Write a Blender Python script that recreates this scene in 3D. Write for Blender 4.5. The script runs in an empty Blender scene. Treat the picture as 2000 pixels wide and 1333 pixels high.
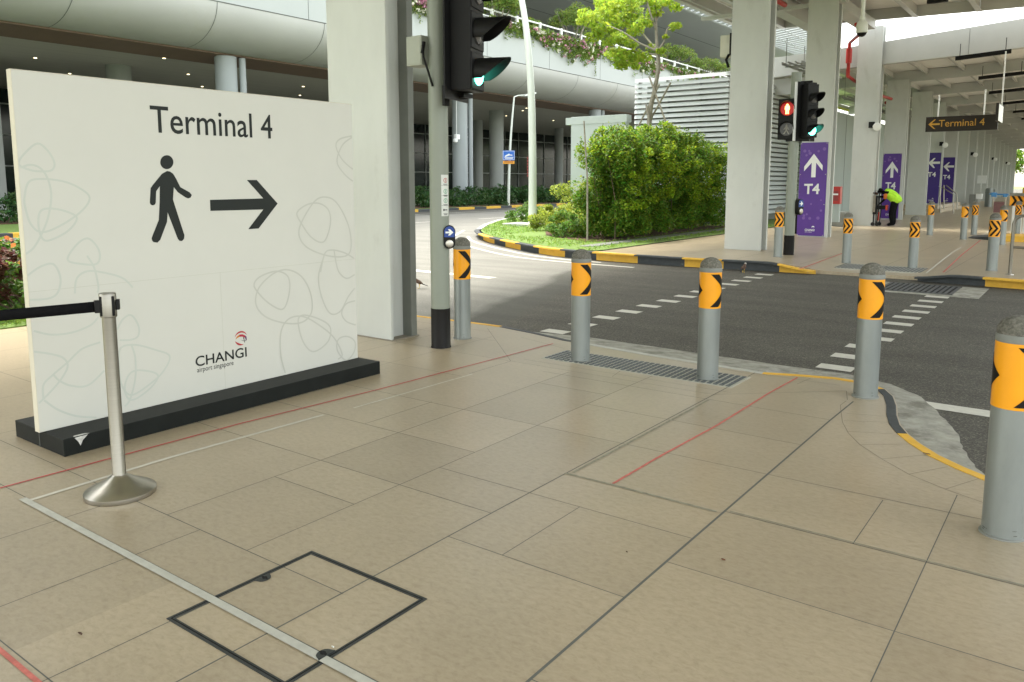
import bpy, bmesh, math, random
import numpy as np
from mathutils import Vector, Matrix
R_ = math.radians
random.seed(4); rng = np.random.default_rng(7)
C = bpy.context.scene.collection
S = bpy.context.scene

# ------------------------------------------------------------------ camera
F_, PIT, YAW, CX, CY, EYE = 1550., .1305, .6347, 1000., 560.5, 1.55
cam = bpy.data.objects.new('camera', bpy.data.cameras.new('camera')); C.objects.link(cam)
cam.location = (0, 0, EYE); cam.rotation_euler = (math.pi/2-PIT, 0, YAW)
cam.data.sensor_width = 36; cam.data.lens = F_/2000*36; cam.data.shift_y = (CY-666.5)/2000
cam.data.clip_start = .05; cam.data.clip_end = 1500
S.camera = cam
# ------------------------------------------------------------------ light
TO_SUN = Vector((-.42, .10, .90)).normalized()
W = bpy.data.worlds.new("World"); S.world = W; W.use_nodes = True
nt = W.node_tree; sky = nt.nodes.new('ShaderNodeTexSky'); sky.sky_type = 'NISHITA'; sky.sun_disc = False
sky.sun_elevation = math.asin(TO_SUN.z); sky.sun_rotation = math.atan2(TO_SUN.x, TO_SUN.y)
sky.air_density = 1.0; sky.dust_density = 2.0; sky.ozone_density = .6
hz = nt.nodes.new('ShaderNodeHueSaturation'); hz.inputs['Saturation'].default_value = .35; nt.links.new(sky.outputs[0], hz.inputs['Color'])   # hazy tropical sky
tn = nt.nodes.new('ShaderNodeMixRGB'); tn.blend_type = 'MULTIPLY'; tn.inputs[0].default_value = 1; tn.inputs[2].default_value = (1, .965, .875, 1); nt.links.new(hz.outputs[0], tn.inputs[1]); nt.links.new(tn.outputs[0], nt.nodes['Background'].inputs[0]); nt.nodes['Background'].inputs[1].default_value = .15
sun = bpy.data.objects.new('sun', bpy.data.lights.new('sun', 'SUN')); C.objects.link(sun)
sun.data.energy = .75; sun.data.angle = R_(14.0); sun.data.color = (1, .95, .86)
sun.rotation_euler = TO_SUN.to_track_quat('Z', 'Y').to_euler()
S.view_settings.view_transform = 'Standard'; S.view_settings.look = 'None'
S.view_settings.exposure = 2.66; S.view_settings.gamma = 1

# ------------------------------------------------------------------ measuring: pixel of the photograph -> place in the world
cp, sp, cy_, sy_ = math.cos(PIT), math.sin(PIT), math.cos(YAW), math.sin(YAW)
FW = np.array([-sy_*cp, cy_*cp, -sp]); RT = np.array([cy_, sy_, 0.]); UP = np.cross(RT, FW)
def ray(px, py): return (px-CX)/F_*RT-(py-CY)/F_*UP+FW
def G(px, py, z=0.):
    r = ray(px, py); t = (z-EYE)/r[2]; return (r[0]*t, r[1]*t)
def PX(px, py, x):
    r = ray(px, py); t = x/r[0]; return (r[1]*t, EYE+r[2]*t)
def PY(px, py, y):
    r = ray(px, py); t = y/r[1]; return (r[0]*t, EYE+r[2]*t)
def ss(a, b, v):
    t = min(1, max(0, (v-a)/(b-a))); return t*t*(3-2*t)
def fz(x, y):                                    # height of the far walkway: dropped at the crossing
    near = .1*ss(-3.7, -4.9, x)+.08*ss(-2.5, -1.7, x)-.02
    return near*max(ss(23, 17, y), ss(-7.4, -8.5, x)*ss(70, 45, y))
def GF(px, py):
    z = 0
    for _ in range(12): x, y = G(px, py, z); z = .5*z+.5*fz(x, y)
    return x, y, z

# ------------------------------------------------------------------ materials
MATS = {}
def mat(name, col, rough=.6, var=.08, scale=6., bump=0., metal=0., spec=.5, emit=None, es=0, island=0, stretch=None, dirt=None, coat=0):
    if name in MATS: return MATS[name]
    m = bpy.data.materials.new(name); m.use_nodes = True; n = m.node_tree.nodes; l = m.node_tree.links
    b = n['Principled BSDF']; b.inputs['Roughness'].default_value = rough; b.inputs['Metallic'].default_value = metal
    b.inputs['Specular IOR Level'].default_value = spec; b.inputs['Coat Weight'].default_value = coat
    tc = n.new('ShaderNodeTexCoord'); mp = n.new('ShaderNodeMapping'); l.new(tc.outputs['Object'], mp.inputs[0])
    if stretch: mp.inputs['Scale'].default_value = stretch
    nz = n.new('ShaderNodeTexNoise'); nz.inputs['Scale'].default_value = scale; nz.inputs['Detail'].default_value = 8; nz.inputs['Roughness'].default_value = .65
    l.new(mp.outputs[0], nz.inputs['Vector'])
    cr = n.new('ShaderNodeValToRGB'); l.new(nz.outputs[0], cr.inputs[0])
    c = np.array(col[:3])
    cr.color_ramp.elements[0].position = .3; cr.color_ramp.elements[1].position = .7
    cr.color_ramp.elements[0].color = (*np.clip(c*(1-var), 0, 1), 1); cr.color_ramp.elements[1].color = (*np.clip(c*(1+var), 0, 1), 1)
    out = cr.outputs[0]
    if dirt:                                     # dirt = (scale, threshold, colour, amount)
        n2 = n.new('ShaderNodeTexNoise'); n2.inputs['Scale'].default_value = dirt[0]; n2.inputs['Detail'].default_value = 10; n2.inputs['Roughness'].default_value = .7
        l.new(mp.outputs[0], n2.inputs['Vector'])
        r2 = n.new('ShaderNodeMapRange'); r2.inputs[1].default_value = dirt[1]; r2.inputs[2].default_value = dirt[1]+.12; r2.inputs[4].default_value = dirt[3]
        l.new(n2.outputs[0], r2.inputs[0])
        mx = n.new('ShaderNodeMixRGB'); l.new(r2.outputs[0], mx.inputs[0]); l.new(out, mx.inputs[1]); mx.inputs[2].default_value = (*dirt[2], 1); out = mx.outputs[0]
    if island:
        g = n.new('ShaderNodeNewGeometry'); hs = n.new('ShaderNodeHueSaturation'); l.new(out, hs.inputs['Color'])
        r3 = n.new('ShaderNodeMapRange'); r3.inputs[3].default_value = 1-island; r3.inputs[4].default_value = 1+island
        l.new(g.outputs['Random Per Island'], r3.inputs[0]); l.new(r3.outputs[0], hs.inputs['Value'])
        r4 = n.new('ShaderNodeMapRange'); r4.inputs[3].default_value = .5-.03*island/.4; r4.inputs[4].default_value = .5+.035*island/.4
        ml = n.new('ShaderNodeMath'); ml.operation = 'MULTIPLY'; ml.inputs[1].default_value = 7.31; fr = n.new('ShaderNodeMath'); fr.operation = 'FRACT'
        l.new(g.outputs['Random Per Island'], ml.inputs[0]); l.new(ml.outputs[0], fr.inputs[0]); l.new(fr.outputs[0], r4.inputs[0]); l.new(r4.outputs[0], hs.inputs['Hue'])
        out = hs.outputs[0]
    l.new(out, b.inputs['Base Color'])
    if bump:
        bp = n.new('ShaderNodeBump'); bp.inputs['Strength'].default_value = bump; bp.inputs['Distance'].default_value = .01; l.new(nz.outputs[0], bp.inputs['Height']); l.new(bp.outputs[0], b.inputs['Normal'])
    if emit: b.inputs['Emission Color'].default_value = (*emit, 1); b.inputs['Emission Strength'].default_value = es
    MATS[name] = m; m['out'] = 0
    return m
def leafmat(name, col, var=.4, trans=.35):
    m = mat(name, col, rough=.5, var=.25, scale=1.2, island=var, spec=.35)
    n = m.node_tree.nodes; l = m.node_tree.links; b = n['Principled BSDF']; o = n['Material Output']
    t = n.new('ShaderNodeBsdfTranslucent'); mx = n.new('ShaderNodeMixShader'); mx.inputs[0].default_value = trans
    src = b.inputs['Base Color'].links[0].from_socket
    hs = n.new('ShaderNodeHueSaturation'); hs.inputs['Hue'].default_value = .485; hs.inputs['Value'].default_value = 1.5; l.new(src, hs.inputs['Color']); l.new(hs.outputs[0], t.inputs[0])
    l.new(b.outputs[0], mx.inputs[1]); l.new(t.outputs[0], mx.inputs[2]); l.new(mx.outputs[0], o.inputs[0])
    return m

M_paintw = mat('pale_column_paint', (.53, .55, .52), .42, .05, 2.2, .03, dirt=(1.3, .55, (.35, .36, .32), .5), stretch=(1, 1, .5))
M_steelw = mat('canopy_paint', (.46, .47, .445), .5, .05, 1.2, dirt=(.8, .62, (.34, .33, .27), .4))
M_roofp = mat('canopy_sheet', (.80, .80, .77), .6, .04, 2)
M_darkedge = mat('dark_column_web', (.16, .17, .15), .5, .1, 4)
M_panel = mat('sign_panel', (.60, .60, .545), .45, .015, 3, spec=.3)
M_paneledge = mat('sign_panel_edge', (.66, .62, .50), .5, .03, 6)
M_ink = mat('dark_vinyl', (.020, .024, .022), .5, .05, 5, spec=.2)
M_loop = mat('loop_print', (.515, .545, .49), .5, .03, 5)
M_loopg = mat('grey_loop_print', (.495, .50, .445), .5, .03, 5)
M_plinth = mat('black_plinth', (.010, .012, .011), .5, .25, 8, .05, spec=.15, dirt=(7, .68, (.06, .06, .055), .5))
M_steel = mat('brushed_steel', (.25, .237, .205), .34, .06, 3, .03, metal=1, stretch=(1, 1, 40))
M_steel2 = mat('brushed_steel_base', (.44, .42, .375), .33, .06, 6, .03, metal=1)
M_black = mat('black_plastic', (.005, .005, .005), .5, .2, 8, spec=.25)
M_belt = mat('black_webbing', (.006, .006, .007), .85, .2, 60, spec=.1)
M_galv = mat('galvanised_pipe', (.26, .285, .275), .40, .12, 5, .03, metal=.45, dirt=(7, .60, (.17, .18, .16), .7), stretch=(1, 1, .35))
M_cap = mat('rough_concrete_cap', (.15, .145, .12), .95, .55, 70, 1.0)
M_collar = mat('cap_collar', (.20, .21, .19), .7, .1, 20)
M_orange = mat('orange_reflective', (.86, .355, .003), .35, .05, 5, dirt=(8, .68, (.5, .2, .01), .4))
M_bk = mat('black_reflective', (.007, .006, .005), .5, .1, 10, spec=.2)
M_yel = mat('yellow_kerb_paint', (.72, .42, .045), .7, .12, 9, .1, dirt=(9, .58, (.45, .36, .2), .6))
M_blk = mat('black_kerb_paint', (.045, .052, .055), .65, .2, 9, .1, dirt=(7, .63, (.26, .27, .24), .55))
M_conc = mat('apron_concrete', (.34, .335, .285), .85, .28, 9, .35, dirt=(3.2, .5, (.14, .135, .105), .75))
M_concb = mat('pale_concrete', (.5, .5, .45), .85, .1, 4, .15)
M_joint = mat('tile_joint', (.13, .135, .12), .8, .1, 10)
M_jointl = mat('faint_tile_joint', (.25, .225, .18), .8, .15, 4)
M_tapew = mat('white_floor_tape', (.50, .50, .44), .6, .12, 14)
M_tapef = mat('worn_white_tape', (.60, .58, .50), .6, .1, 20)
M_taper = mat('red_floor_tape', (.55, .035, .045), .5, .15, 12)
M_taperl = mat('worn_red_tape', (.58, .16, .13), .6, .25, 25)
M_tapeg = mat('grey_tape_residue', (.30, .29, .22), .8, .3, 30)
M_mark = mat('road_marking', (.58, .57, .50), .7, .08, 20, .1, dirt=(14, .6, (.3, .3, .26), .5))
M_frame = mat('cast_iron_frame', (.028, .033, .032), .5, .4, 40, .2)
M_tact = mat('tactile_metal', (.085, .10, .105), .45, .15, 20)
M_tactb = mat('tactile_base', (.44, .43, .37), .6, .06, 10)
M_pole = mat('signal_pole_paint', (.235, .26, .215), .42, .05, 3, .02)
M_box = mat('control_box_paint', (.33, .35, .29), .5, .04, 4)
M_white = mat('white_paint', (.78, .80, .78), .5, .03, 4)
M_lens = mat('dark_lens', (.05, .05, .05), .15, .3, 40, .2)
M_green = mat('green_lamp', (.02, .45, .35), .3, .05, 5, emit=(.12, 1, .72), es=1.6)
M_green2 = mat('green_hood_inner', (.0, .16, .12), .5, .05, 5)
M_redl = mat('red_lamp_disc', (.25, .005, .005), .3, .3, 30, emit=(1, .0, .0), es=.05)
M_redman = mat('lit_red_figure', (1, .3, .1), .3, .02, 5, emit=(1, .42, .08), es=1.6)
M_dimman = mat('unlit_figure', (.22, .21, .18), .4, .1, 10)
M_blue = mat('blue_plate', (.01, .05, .27), .4, .05, 5)
M_wht = mat('white_print', (.8, .82, .8), .5, .02, 5)
M_purple = mat('purple_banner', (.085, .026, .25), .4, .10, 2.2, spec=.4)
M_purp2 = mat('deep_purple_banner', (.045, .02, .20), .4, .05, 2)
M_purpl = mat('banner_spot', (.16, .075, .34), .45, .05, 3)
M_signbk = mat('dark_sign_face', (.032, .028, .024), .5, .08, 4, spec=.2)
M_amber = mat('amber_print', (.62, .34, .04), .5, .03, 4)
M_fasc = mat('fascia_panel', (.38, .41, .395), .5, .03, .3)
M_bull = mat('bullnose_panel', (.42, .43, .405), .5, .06, .25, dirt=(.5, .55, (.38, .38, .33), .5), stretch=(1, 1, .4))
M_wood = mat('brown_soffit_strip', (.145, .095, .06), .6, .12, 1.0)
M_soff = mat('soffit_board', (.42, .41, .34), .6, .12, .6, stretch=(14, .15, 1))
M_bcol = mat('round_column_paint', (.29, .32, .325), .5, .03, 1)
M_bcold = mat('inner_column_paint', (.30, .32, .30), .55, .05, 1)
M_seam = mat('panel_seam', (.10, .11, .10), .7, .05, 5)
M_leafd = leafmat('bed_leaf', (.035, .085, .02), .45, .25)
M_leafh = leafmat('hedge_leaf', (.105, .195, .018), .6, .40)
M_leafy = leafmat('yellow_leaf', (.27, .34, .045), .3, .4)
M_leafg = leafmat('green_leaf', (.10, .20, .03), .4, .35)
M_leafb = leafmat('deck_leaf', (.17, .25, .05), .45, .35)
M_leaft = leafmat('young_tree_leaf', (.27, .38, .04), .3, .45)
M_leafr = leafmat('red_leaf', (.12, .055, .035), .5, .3)
M_flow = leafmat('pink_flower', (.50, .24, .33), .35, .3)
M_floww = leafmat('white_flower', (.75, .74, .62), .2, .3)
M_flowo = leafmat('orange_flower', (.75, .30, .08), .3, .3)
M_grassl = leafmat('grass_blade', (.17, .28, .045), .35, .4)
M_bark = mat('bark', (.27, .25, .20), .85, .25, 12, .3)
M_stem = mat('dark_stem', (.11, .08, .05), .9, .3, 12, .2)
M_mulch = mat('mulch', (.10, .055, .035), .95, .5, 25, .6)
M_lamp = mat('lamp_post_paint', (.62, .66, .60), .4, .03, 2)
M_red = mat('red_paint', (.42, .02, .015), .4, .08, 4)
M_louv = mat('louvre_paint', (.56, .60, .61), .45, .03, 2)
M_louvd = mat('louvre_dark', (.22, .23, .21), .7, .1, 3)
M_wallw = mat('white_wall', (.46, .51, .49), .6, .03, 1)
M_wallb = mat('blue_grey_wall', (.38, .44, .42), .55, .04, .6)
M_cctv = mat('camera_shell', (.55, .55, .45), .4, .03, 6)
M_greyp = mat('grey_metal_paint', (.22, .23, .21), .5, .08, 6)
M_hiv = mat('hi_vis_cloth', (.40, .74, .05), .85, .2, 14, .5, spec=.1)
M_cloth = mat('black_cloth', (.006, .006, .007), .85, .3, 12, .2, spec=.08)
M_brown = mat('orange_brown_sleeve', (.50, .14, .02), .8, .1, 12)
M_skin = mat('skin', (.35, .19, .12), .6, .05, 10)
M_cartred = mat('red_cart_cloth', (.55, .06, .04), .7, .1, 8)
M_bird = mat('brown_feather', (.09, .05, .032), .8, .3, 60)
M_birdk = mat('black_feather', (.012, .011, .01), .7, .2, 60)
M_birdw = mat('grey_feather', (.45, .43, .38), .8, .1, 60)
M_tyre = mat('rubber', (.015, .015, .015), .8, .2, 20)
M_bluep = mat('blue_plastic', (.03, .16, .35), .45, .1, 10)
M_maroon = mat('maroon_board', (.13, .06, .06), .6, .2, 20)
M_dlight = mat('downlight', (1, .9, .6), .5, .01, 5, emit=(1, .85, .5), es=.8)
M_water = mat('scuff', (.55, .55, .52), .6, .3, 40)

def m_floor():
    m = mat('paving_tile', (.36, .315, .225), .36, .03, 14, .01, spec=.5)
    n = m.node_tree.nodes; l = m.node_tree.links; b = n['Principled BSDF']
    tc = n.new('ShaderNodeTexCoord')
    mp = n.new('ShaderNodeMapping'); mp.inputs['Scale'].default_value = (1.0, 1.7, 1); l.new(tc.outputs['Object'], mp.inputs[0])
    a = n.new('ShaderNodeTexNoise'); a.inputs['Scale'].default_value = 26; a.inputs['Detail'].default_value = 9; a.inputs['Roughness'].default_value = .72; a.inputs['Distortion'].default_value = .4; l.new(mp.outputs[0], a.inputs[0])
    c = n.new('ShaderNodeTexNoise'); c.inputs['Scale'].default_value = 1.1; c.inputs['Detail'].default_value = 5; l.new(tc.outputs['Object'], c.inputs[0])
    d = n.new('ShaderNodeTexVoronoi'); d.inputs['Scale'].default_value = 9; l.new(tc.outputs['Object'], d.inputs[0])
    r = n.new('ShaderNodeValToRGB'); l.new(a.outputs[0], r.inputs[0]); e = r.color_ramp.elements
    e[0].position = .28; e[0].color = (.325, .262, .172, 1); e[1].position = .76; e[1].color = (.465, .392, .278, 1); x = e.new(.5); x.color = (.402, .333, .228, 1)
    r2 = n.new('ShaderNodeMapRange'); r2.inputs[1].default_value = .3; r2.inputs[2].default_value = .75; r2.inputs[3].default_value = .90; r2.inputs[4].default_value = 1.08; l.new(c.outputs[0], r2.inputs[0])
    mu = n.new('ShaderNodeVectorMath'); mu.operation = 'SCALE'; l.new(r.outputs[0], mu.inputs[0]); l.new(r2.outputs[0], mu.inputs['Scale'])
    # little dark scuffs
    f = n.new('ShaderNodeTexNoise'); f.inputs['Scale'].default_value = 7; f.inputs['Detail'].default_value = 12; f.inputs['Roughness'].default_value = .85; l.new(tc.outputs['Object'], f.inputs[0])
    r3 = n.new('ShaderNodeMapRange'); r3.inputs[1].default_value = .665; r3.inputs[2].default_value = .74; r3.inputs[4].default_value = .55; l.new(f.outputs[0], r3.inputs[0])
    mx = n.new('ShaderNodeMixRGB'); l.new(r3.outputs[0], mx.inputs[0]); l.new(mu.outputs[0], mx.inputs[1]); mx.inputs[2].default_value = (.13, .12, .085, 1)
    g = n.new('ShaderNodeNewGeometry'); r4 = n.new('ShaderNodeMapRange'); r4.inputs[3].default_value = .91; r4.inputs[4].default_value = 1.07; l.new(g.outputs['Random Per Island'], r4.inputs[0])
    m5 = n.new('ShaderNodeVectorMath'); m5.operation = 'SCALE'; l.new(mx.outputs[0], m5.inputs[0]); l.new(r4.outputs[0], m5.inputs['Scale']); l.new(m5.outputs[0], b.inputs['Base Color'])
    rr = n.new('ShaderNodeMapRange'); rr.inputs[3].default_value = .24; rr.inputs[4].default_value = .40; l.new(a.outputs[0], rr.inputs[0]); l.new(rr.outputs[0], b.inputs['Roughness'])
    return m
M_floor = m_floor()
def m_road():
    m = mat('asphalt', (.06, .06, .055), .85, .1, 60, .3, spec=.3)
    n = m.node_tree.nodes; l = m.node_tree.links; b = n['Principled BSDF']
    tc = n.new('ShaderNodeTexCoord')
    a = n.new('ShaderNodeTexNoise'); a.inputs['Scale'].default_value = 70; a.inputs['Detail'].default_value = 4; a.inputs['Roughness'].default_value = .8; l.new(tc.outputs['Object'], a.inputs[0])
    v = n.new('ShaderNodeTexVoronoi'); v.inputs['Scale'].default_value = 85; l.new(tc.outputs['Object'], v.inputs[0])
    r = n.new('ShaderNodeValToRGB'); l.new(a.outputs[0], r.inputs[0]); e = r.color_ramp.elements
    e[0].position = .3; e[0].color = (.035, .034, .029, 1); e[1].position = .70; e[1].color = (.32, .305, .245, 1); x = e.new(.56); x.color = (.108, .102, .084, 1)
    # worn asphalt painted paler where sunlit, darker past the slanting canopy shade line
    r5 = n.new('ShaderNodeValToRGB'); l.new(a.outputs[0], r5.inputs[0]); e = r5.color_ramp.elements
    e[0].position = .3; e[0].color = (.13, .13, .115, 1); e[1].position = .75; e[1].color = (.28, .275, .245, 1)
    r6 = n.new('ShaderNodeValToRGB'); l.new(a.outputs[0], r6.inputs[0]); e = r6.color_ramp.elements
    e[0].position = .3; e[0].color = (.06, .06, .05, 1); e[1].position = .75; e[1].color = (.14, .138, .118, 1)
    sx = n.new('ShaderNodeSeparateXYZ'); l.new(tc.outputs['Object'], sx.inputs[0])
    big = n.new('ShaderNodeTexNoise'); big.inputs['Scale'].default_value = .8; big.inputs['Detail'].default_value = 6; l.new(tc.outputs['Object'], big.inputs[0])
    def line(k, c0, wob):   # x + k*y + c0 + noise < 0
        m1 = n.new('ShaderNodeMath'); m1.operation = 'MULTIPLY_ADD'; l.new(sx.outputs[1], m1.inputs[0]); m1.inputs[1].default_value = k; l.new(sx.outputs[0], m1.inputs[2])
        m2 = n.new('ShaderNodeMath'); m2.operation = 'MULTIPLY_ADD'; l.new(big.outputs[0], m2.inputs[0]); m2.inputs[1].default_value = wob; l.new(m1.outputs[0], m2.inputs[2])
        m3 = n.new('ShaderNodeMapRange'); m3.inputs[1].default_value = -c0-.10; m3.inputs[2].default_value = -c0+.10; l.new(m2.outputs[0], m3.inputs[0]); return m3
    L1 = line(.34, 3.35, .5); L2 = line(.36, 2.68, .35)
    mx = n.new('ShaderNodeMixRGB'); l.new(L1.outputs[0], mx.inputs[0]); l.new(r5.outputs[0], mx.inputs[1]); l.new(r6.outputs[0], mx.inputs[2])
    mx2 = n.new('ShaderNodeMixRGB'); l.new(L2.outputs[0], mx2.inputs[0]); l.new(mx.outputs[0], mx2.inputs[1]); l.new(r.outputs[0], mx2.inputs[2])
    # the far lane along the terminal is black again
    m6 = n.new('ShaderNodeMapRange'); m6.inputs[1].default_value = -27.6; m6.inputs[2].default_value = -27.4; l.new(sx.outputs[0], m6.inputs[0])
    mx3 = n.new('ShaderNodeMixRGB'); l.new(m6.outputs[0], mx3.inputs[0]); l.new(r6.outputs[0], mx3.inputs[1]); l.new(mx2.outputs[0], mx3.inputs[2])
    st = n.new('ShaderNodeTexNoise'); st.inputs['Scale'].default_value = 1.6; st.inputs['Detail'].default_value = 9; mp = n.new('ShaderNodeMapping'); mp.inputs['Scale'].default_value = (.35, 1.5, 1); l.new(tc.outputs['Object'], mp.inputs[0]); l.new(mp.outputs[0], st.inputs[0])
    r7 = n.new('ShaderNodeMapRange'); r7.inputs[1].default_value = .3; r7.inputs[2].default_value = .7; r7.inputs[3].default_value = .85; r7.inputs[4].default_value = 1.15; l.new(st.outputs[0], r7.inputs[0])
    mu = n.new('ShaderNodeVectorMath'); mu.operation = 'SCALE'; l.new(mx3.outputs[0], mu.inputs[0]); l.new(r7.outputs[0], mu.inputs['Scale'])
    l.new(mu.outputs[0], b.inputs['Base Color'])
    bp = n.new('ShaderNodeBump'); bp.inputs['Strength'].default_value = .6; bp.inputs['Distance'].default_value = .006; l.new(a.outputs[0], bp.inputs['Height']); l.new(bp.outputs[0], b.inputs['Normal'])
    return m
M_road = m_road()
def m_glass():
    m = mat('dark_glass', (.008, .016, .013), .12, .3, .6, spec=.3)
    return m
M_glass = m_glass()
M_grass = mat('lawn', (.13, .21, .04), .9, .35, 18, .6)

# ------------------------------------------------------------------ mesh helpers
class MB:
    def __init__(s): s.v = []; s.f = []; s.m = []; s.mi = 0
    def add(s, vs, fs):
        o = len(s.v); s.v += [tuple(map(float, q)) for q in vs]; s.f += [tuple(i+o for i in f) for f in fs]; s.m += [s.mi]*len(fs); return s
    def box(s, x0, x1, y0, y1, z0, z1):
        return s.hexa([(x0, y0, z0), (x1, y0, z0), (x1, y1, z0), (x0, y1, z0), (x0, y0, z1), (x1, y0, z1), (x1, y1, z1), (x0, y1, z1)])
    def hexa(s, v): return s.add(v, [(3, 2, 1, 0), (4, 5, 6, 7), (0, 1, 5, 4), (1, 2, 6, 5), (2, 3, 7, 6), (3, 0, 4, 7)])
    def prism(s, pts, d):                        # pts: planar 3-d outline (ccw about d), d: extrusion vector
        n = len(pts); d = Vector(d); P = [Vector(p) for p in pts]
        s.add([*P, *[p+d for p in P]], [tuple(range(n-1, -1, -1)), tuple(range(n, 2*n))]+[(i, (i+1) % n, n+(i+1) % n, n+i) for i in range(n)]); return s
    def quad(s, a, b, c, d): return s.add([a, b, c, d], [(0, 1, 2, 3)])
    def tube(s, pts, r, n=8, cap=True):
        P = [Vector(p) for p in pts]; k = len(P); rs = r if isinstance(r, (list, tuple)) else [r]*k
        vs = []; up = None
        for i, p in enumerate(P):
            t = (P[min(i+1, k-1)]-P[max(i-1, 0)]).normalized()
            if up is None: up = t.orthogonal().normalized()
            up = (up-t*up.dot(t)).normalized(); w = t.cross(up)
            for j in range(n):
                a = 2*math.pi*j/n; vs.append(p+(up*math.cos(a)+w*math.sin(a))*rs[i])
        fs = [(i*n+j, i*n+(j+1) % n, (i+1)*n+(j+1) % n, (i+1)*n+j) for i in range(k-1) for j in range(n)]
        if cap: fs += [tuple(range(n-1, -1, -1)), tuple((k-1)*n+j for j in range(n))]
        return s.add(vs, fs)
    def lathe(s, prof, c=(0, 0, 0), n=32, ax=None):     # prof: (r, z)
        vs = []; k = len(prof); M = Matrix.Identity(3) if ax is None else Vector(ax).to_track_quat('Z', 'Y').to_matrix(); c = Vector(c)
        for r, z in prof:
            for j in range(n):
                a = 2*math.pi*j/n; vs.append(c+M @ Vector((r*math.cos(a), r*math.sin(a), z)))
        fs = [(i*n+j, i*n+(j+1) % n, (i+1)*n+(j+1) % n, (i+1)*n+j) for i in range(k-1) for j in range(n)]
        fs += [tuple(range(n-1, -1, -1)), tuple((k-1)*n+j for j in range(n))]
        return s.add(vs, fs)
    def arcsheet(s, r, a0, a1, z0, z1, n=8):
        vs = []; fs = []
        for i in range(n+1):
            a = a0+(a1-a0)*i/n; vs += [(r*math.cos(a), r*math.sin(a), z0), (r*math.cos(a), r*math.sin(a), z1)]
        return s.add(vs, [(2*i, 2*i+2, 2*i+3, 2*i+1) for i in range(n)])
    def strip(s, pts, w, z=None):                # flat ribbon on the ground
        P = [Vector(p if len(p) == 3 else (*p, z)) for p in pts]; k = len(P); vs = []
        for i, p in enumerate(P):
            t = (P[min(i+1, k-1)]-P[max(i-1, 0)]); t.z = 0; t.normalize(); nrm = Vector((-t.y, t.x, 0))*(w/2)
            vs += [p-nrm, p+nrm]
        return s.add(vs, [(2*i, 2*i+2, 2*i+3, 2*i+1) for i in range(k-1)])
def leafmesh(ms, pts, size, up=.35, aspect=.55, jit=.35):
    pts = np.asarray(pts, float); n = len(pts)
    if n == 0: return
    nr = rng.normal(size=(n, 3)); nr[:, 2] = np.abs(nr[:, 2])+up; nr /= np.linalg.norm(nr, axis=1)[:, None]
    t = rng.normal(size=(n, 3)); t -= (t*nr).sum(1)[:, None]*nr; t /= np.linalg.norm(t, axis=1)[:, None]
    b = np.cross(nr, t); sz = size*(1+jit*rng.uniform(-1, 1, n))[:, None]
    V = np.stack([pts-t*sz*.5, pts+b*sz*aspect*.5-t*sz*.05, pts+t*sz*.5-nr*sz*.1, pts-b*sz*aspect*.5-t*sz*.05], 1).reshape(-1, 3)
    o = len(ms.v); ms.v += list(map(tuple, V.tolist()))
    ms.f += [(o+4*i, o+4*i+1, o+4*i+2, o+4*i+3) for i in range(n)]; ms.m += [ms.mi]*n
ORG = {}
def link(name, mb, mats, parent=None, smooth=True, bevel=0):
    o0 = ORG.get(parent.name, Vector((0, 0, 0))) if parent is not None else Vector((0, 0, 0))
    me = bpy.data.meshes.new(name)
    vs = [(v[0]-o0.x, v[1]-o0.y, v[2]-o0.z) for v in mb.v] if o0.length > 0 else mb.v
    me.from_pydata(vs, [], mb.f)
    for m in (mats if isinstance(mats, (list, tuple)) else [mats]): me.materials.append(m)
    if any(mb.m): me.polygons.foreach_set('material_index', mb.m)
    if smooth:
        me.polygons.foreach_set('use_smooth', [True]*len(me.polygons)); me.set_sharp_from_angle(angle=R_(38))
    me.update()
    o = bpy.data.objects.new(name, me); C.objects.link(o)
    if parent is not None: o.parent = parent; ORG[o.name] = o0
    if bevel:
        b = o.modifiers.new('bevel', 'BEVEL'); b.width = bevel; b.segments = 2; b.limit_method = 'ANGLE'; b.angle_limit = R_(50)
    return o
def tag(o, label, cat, group=None):
    o['label'] = label; o['category'] = cat
    if group: o['group'] = group
    return o
def thing(name, label, cat, loc=(0, 0, 0), group=None, rz=0):
    o = bpy.data.objects.new(name, None); C.objects.link(o); o.location = loc; o.empty_display_size = .1
    o.rotation_euler.z = rz
    ORG[o.name] = Vector(loc) if rz == 0 else Vector((0, 0, 0))
    return tag(o, label, cat, group)
def struct(name, mb, mats, parent=None, smooth=False):
    o = link(name, mb, mats, parent, smooth=smooth)
    if parent is None: o['kind'] = 'structure'
    return o
def copy_tree(o, parent=None):
    c = o.copy(); C.objects.link(c)
    if parent is not None: c.parent = parent; c.matrix_parent_inverse = o.matrix_parent_inverse
    for ch in [q for q in bpy.data.objects if q.parent == o]: copy_tree(ch, c)
    return c
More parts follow.
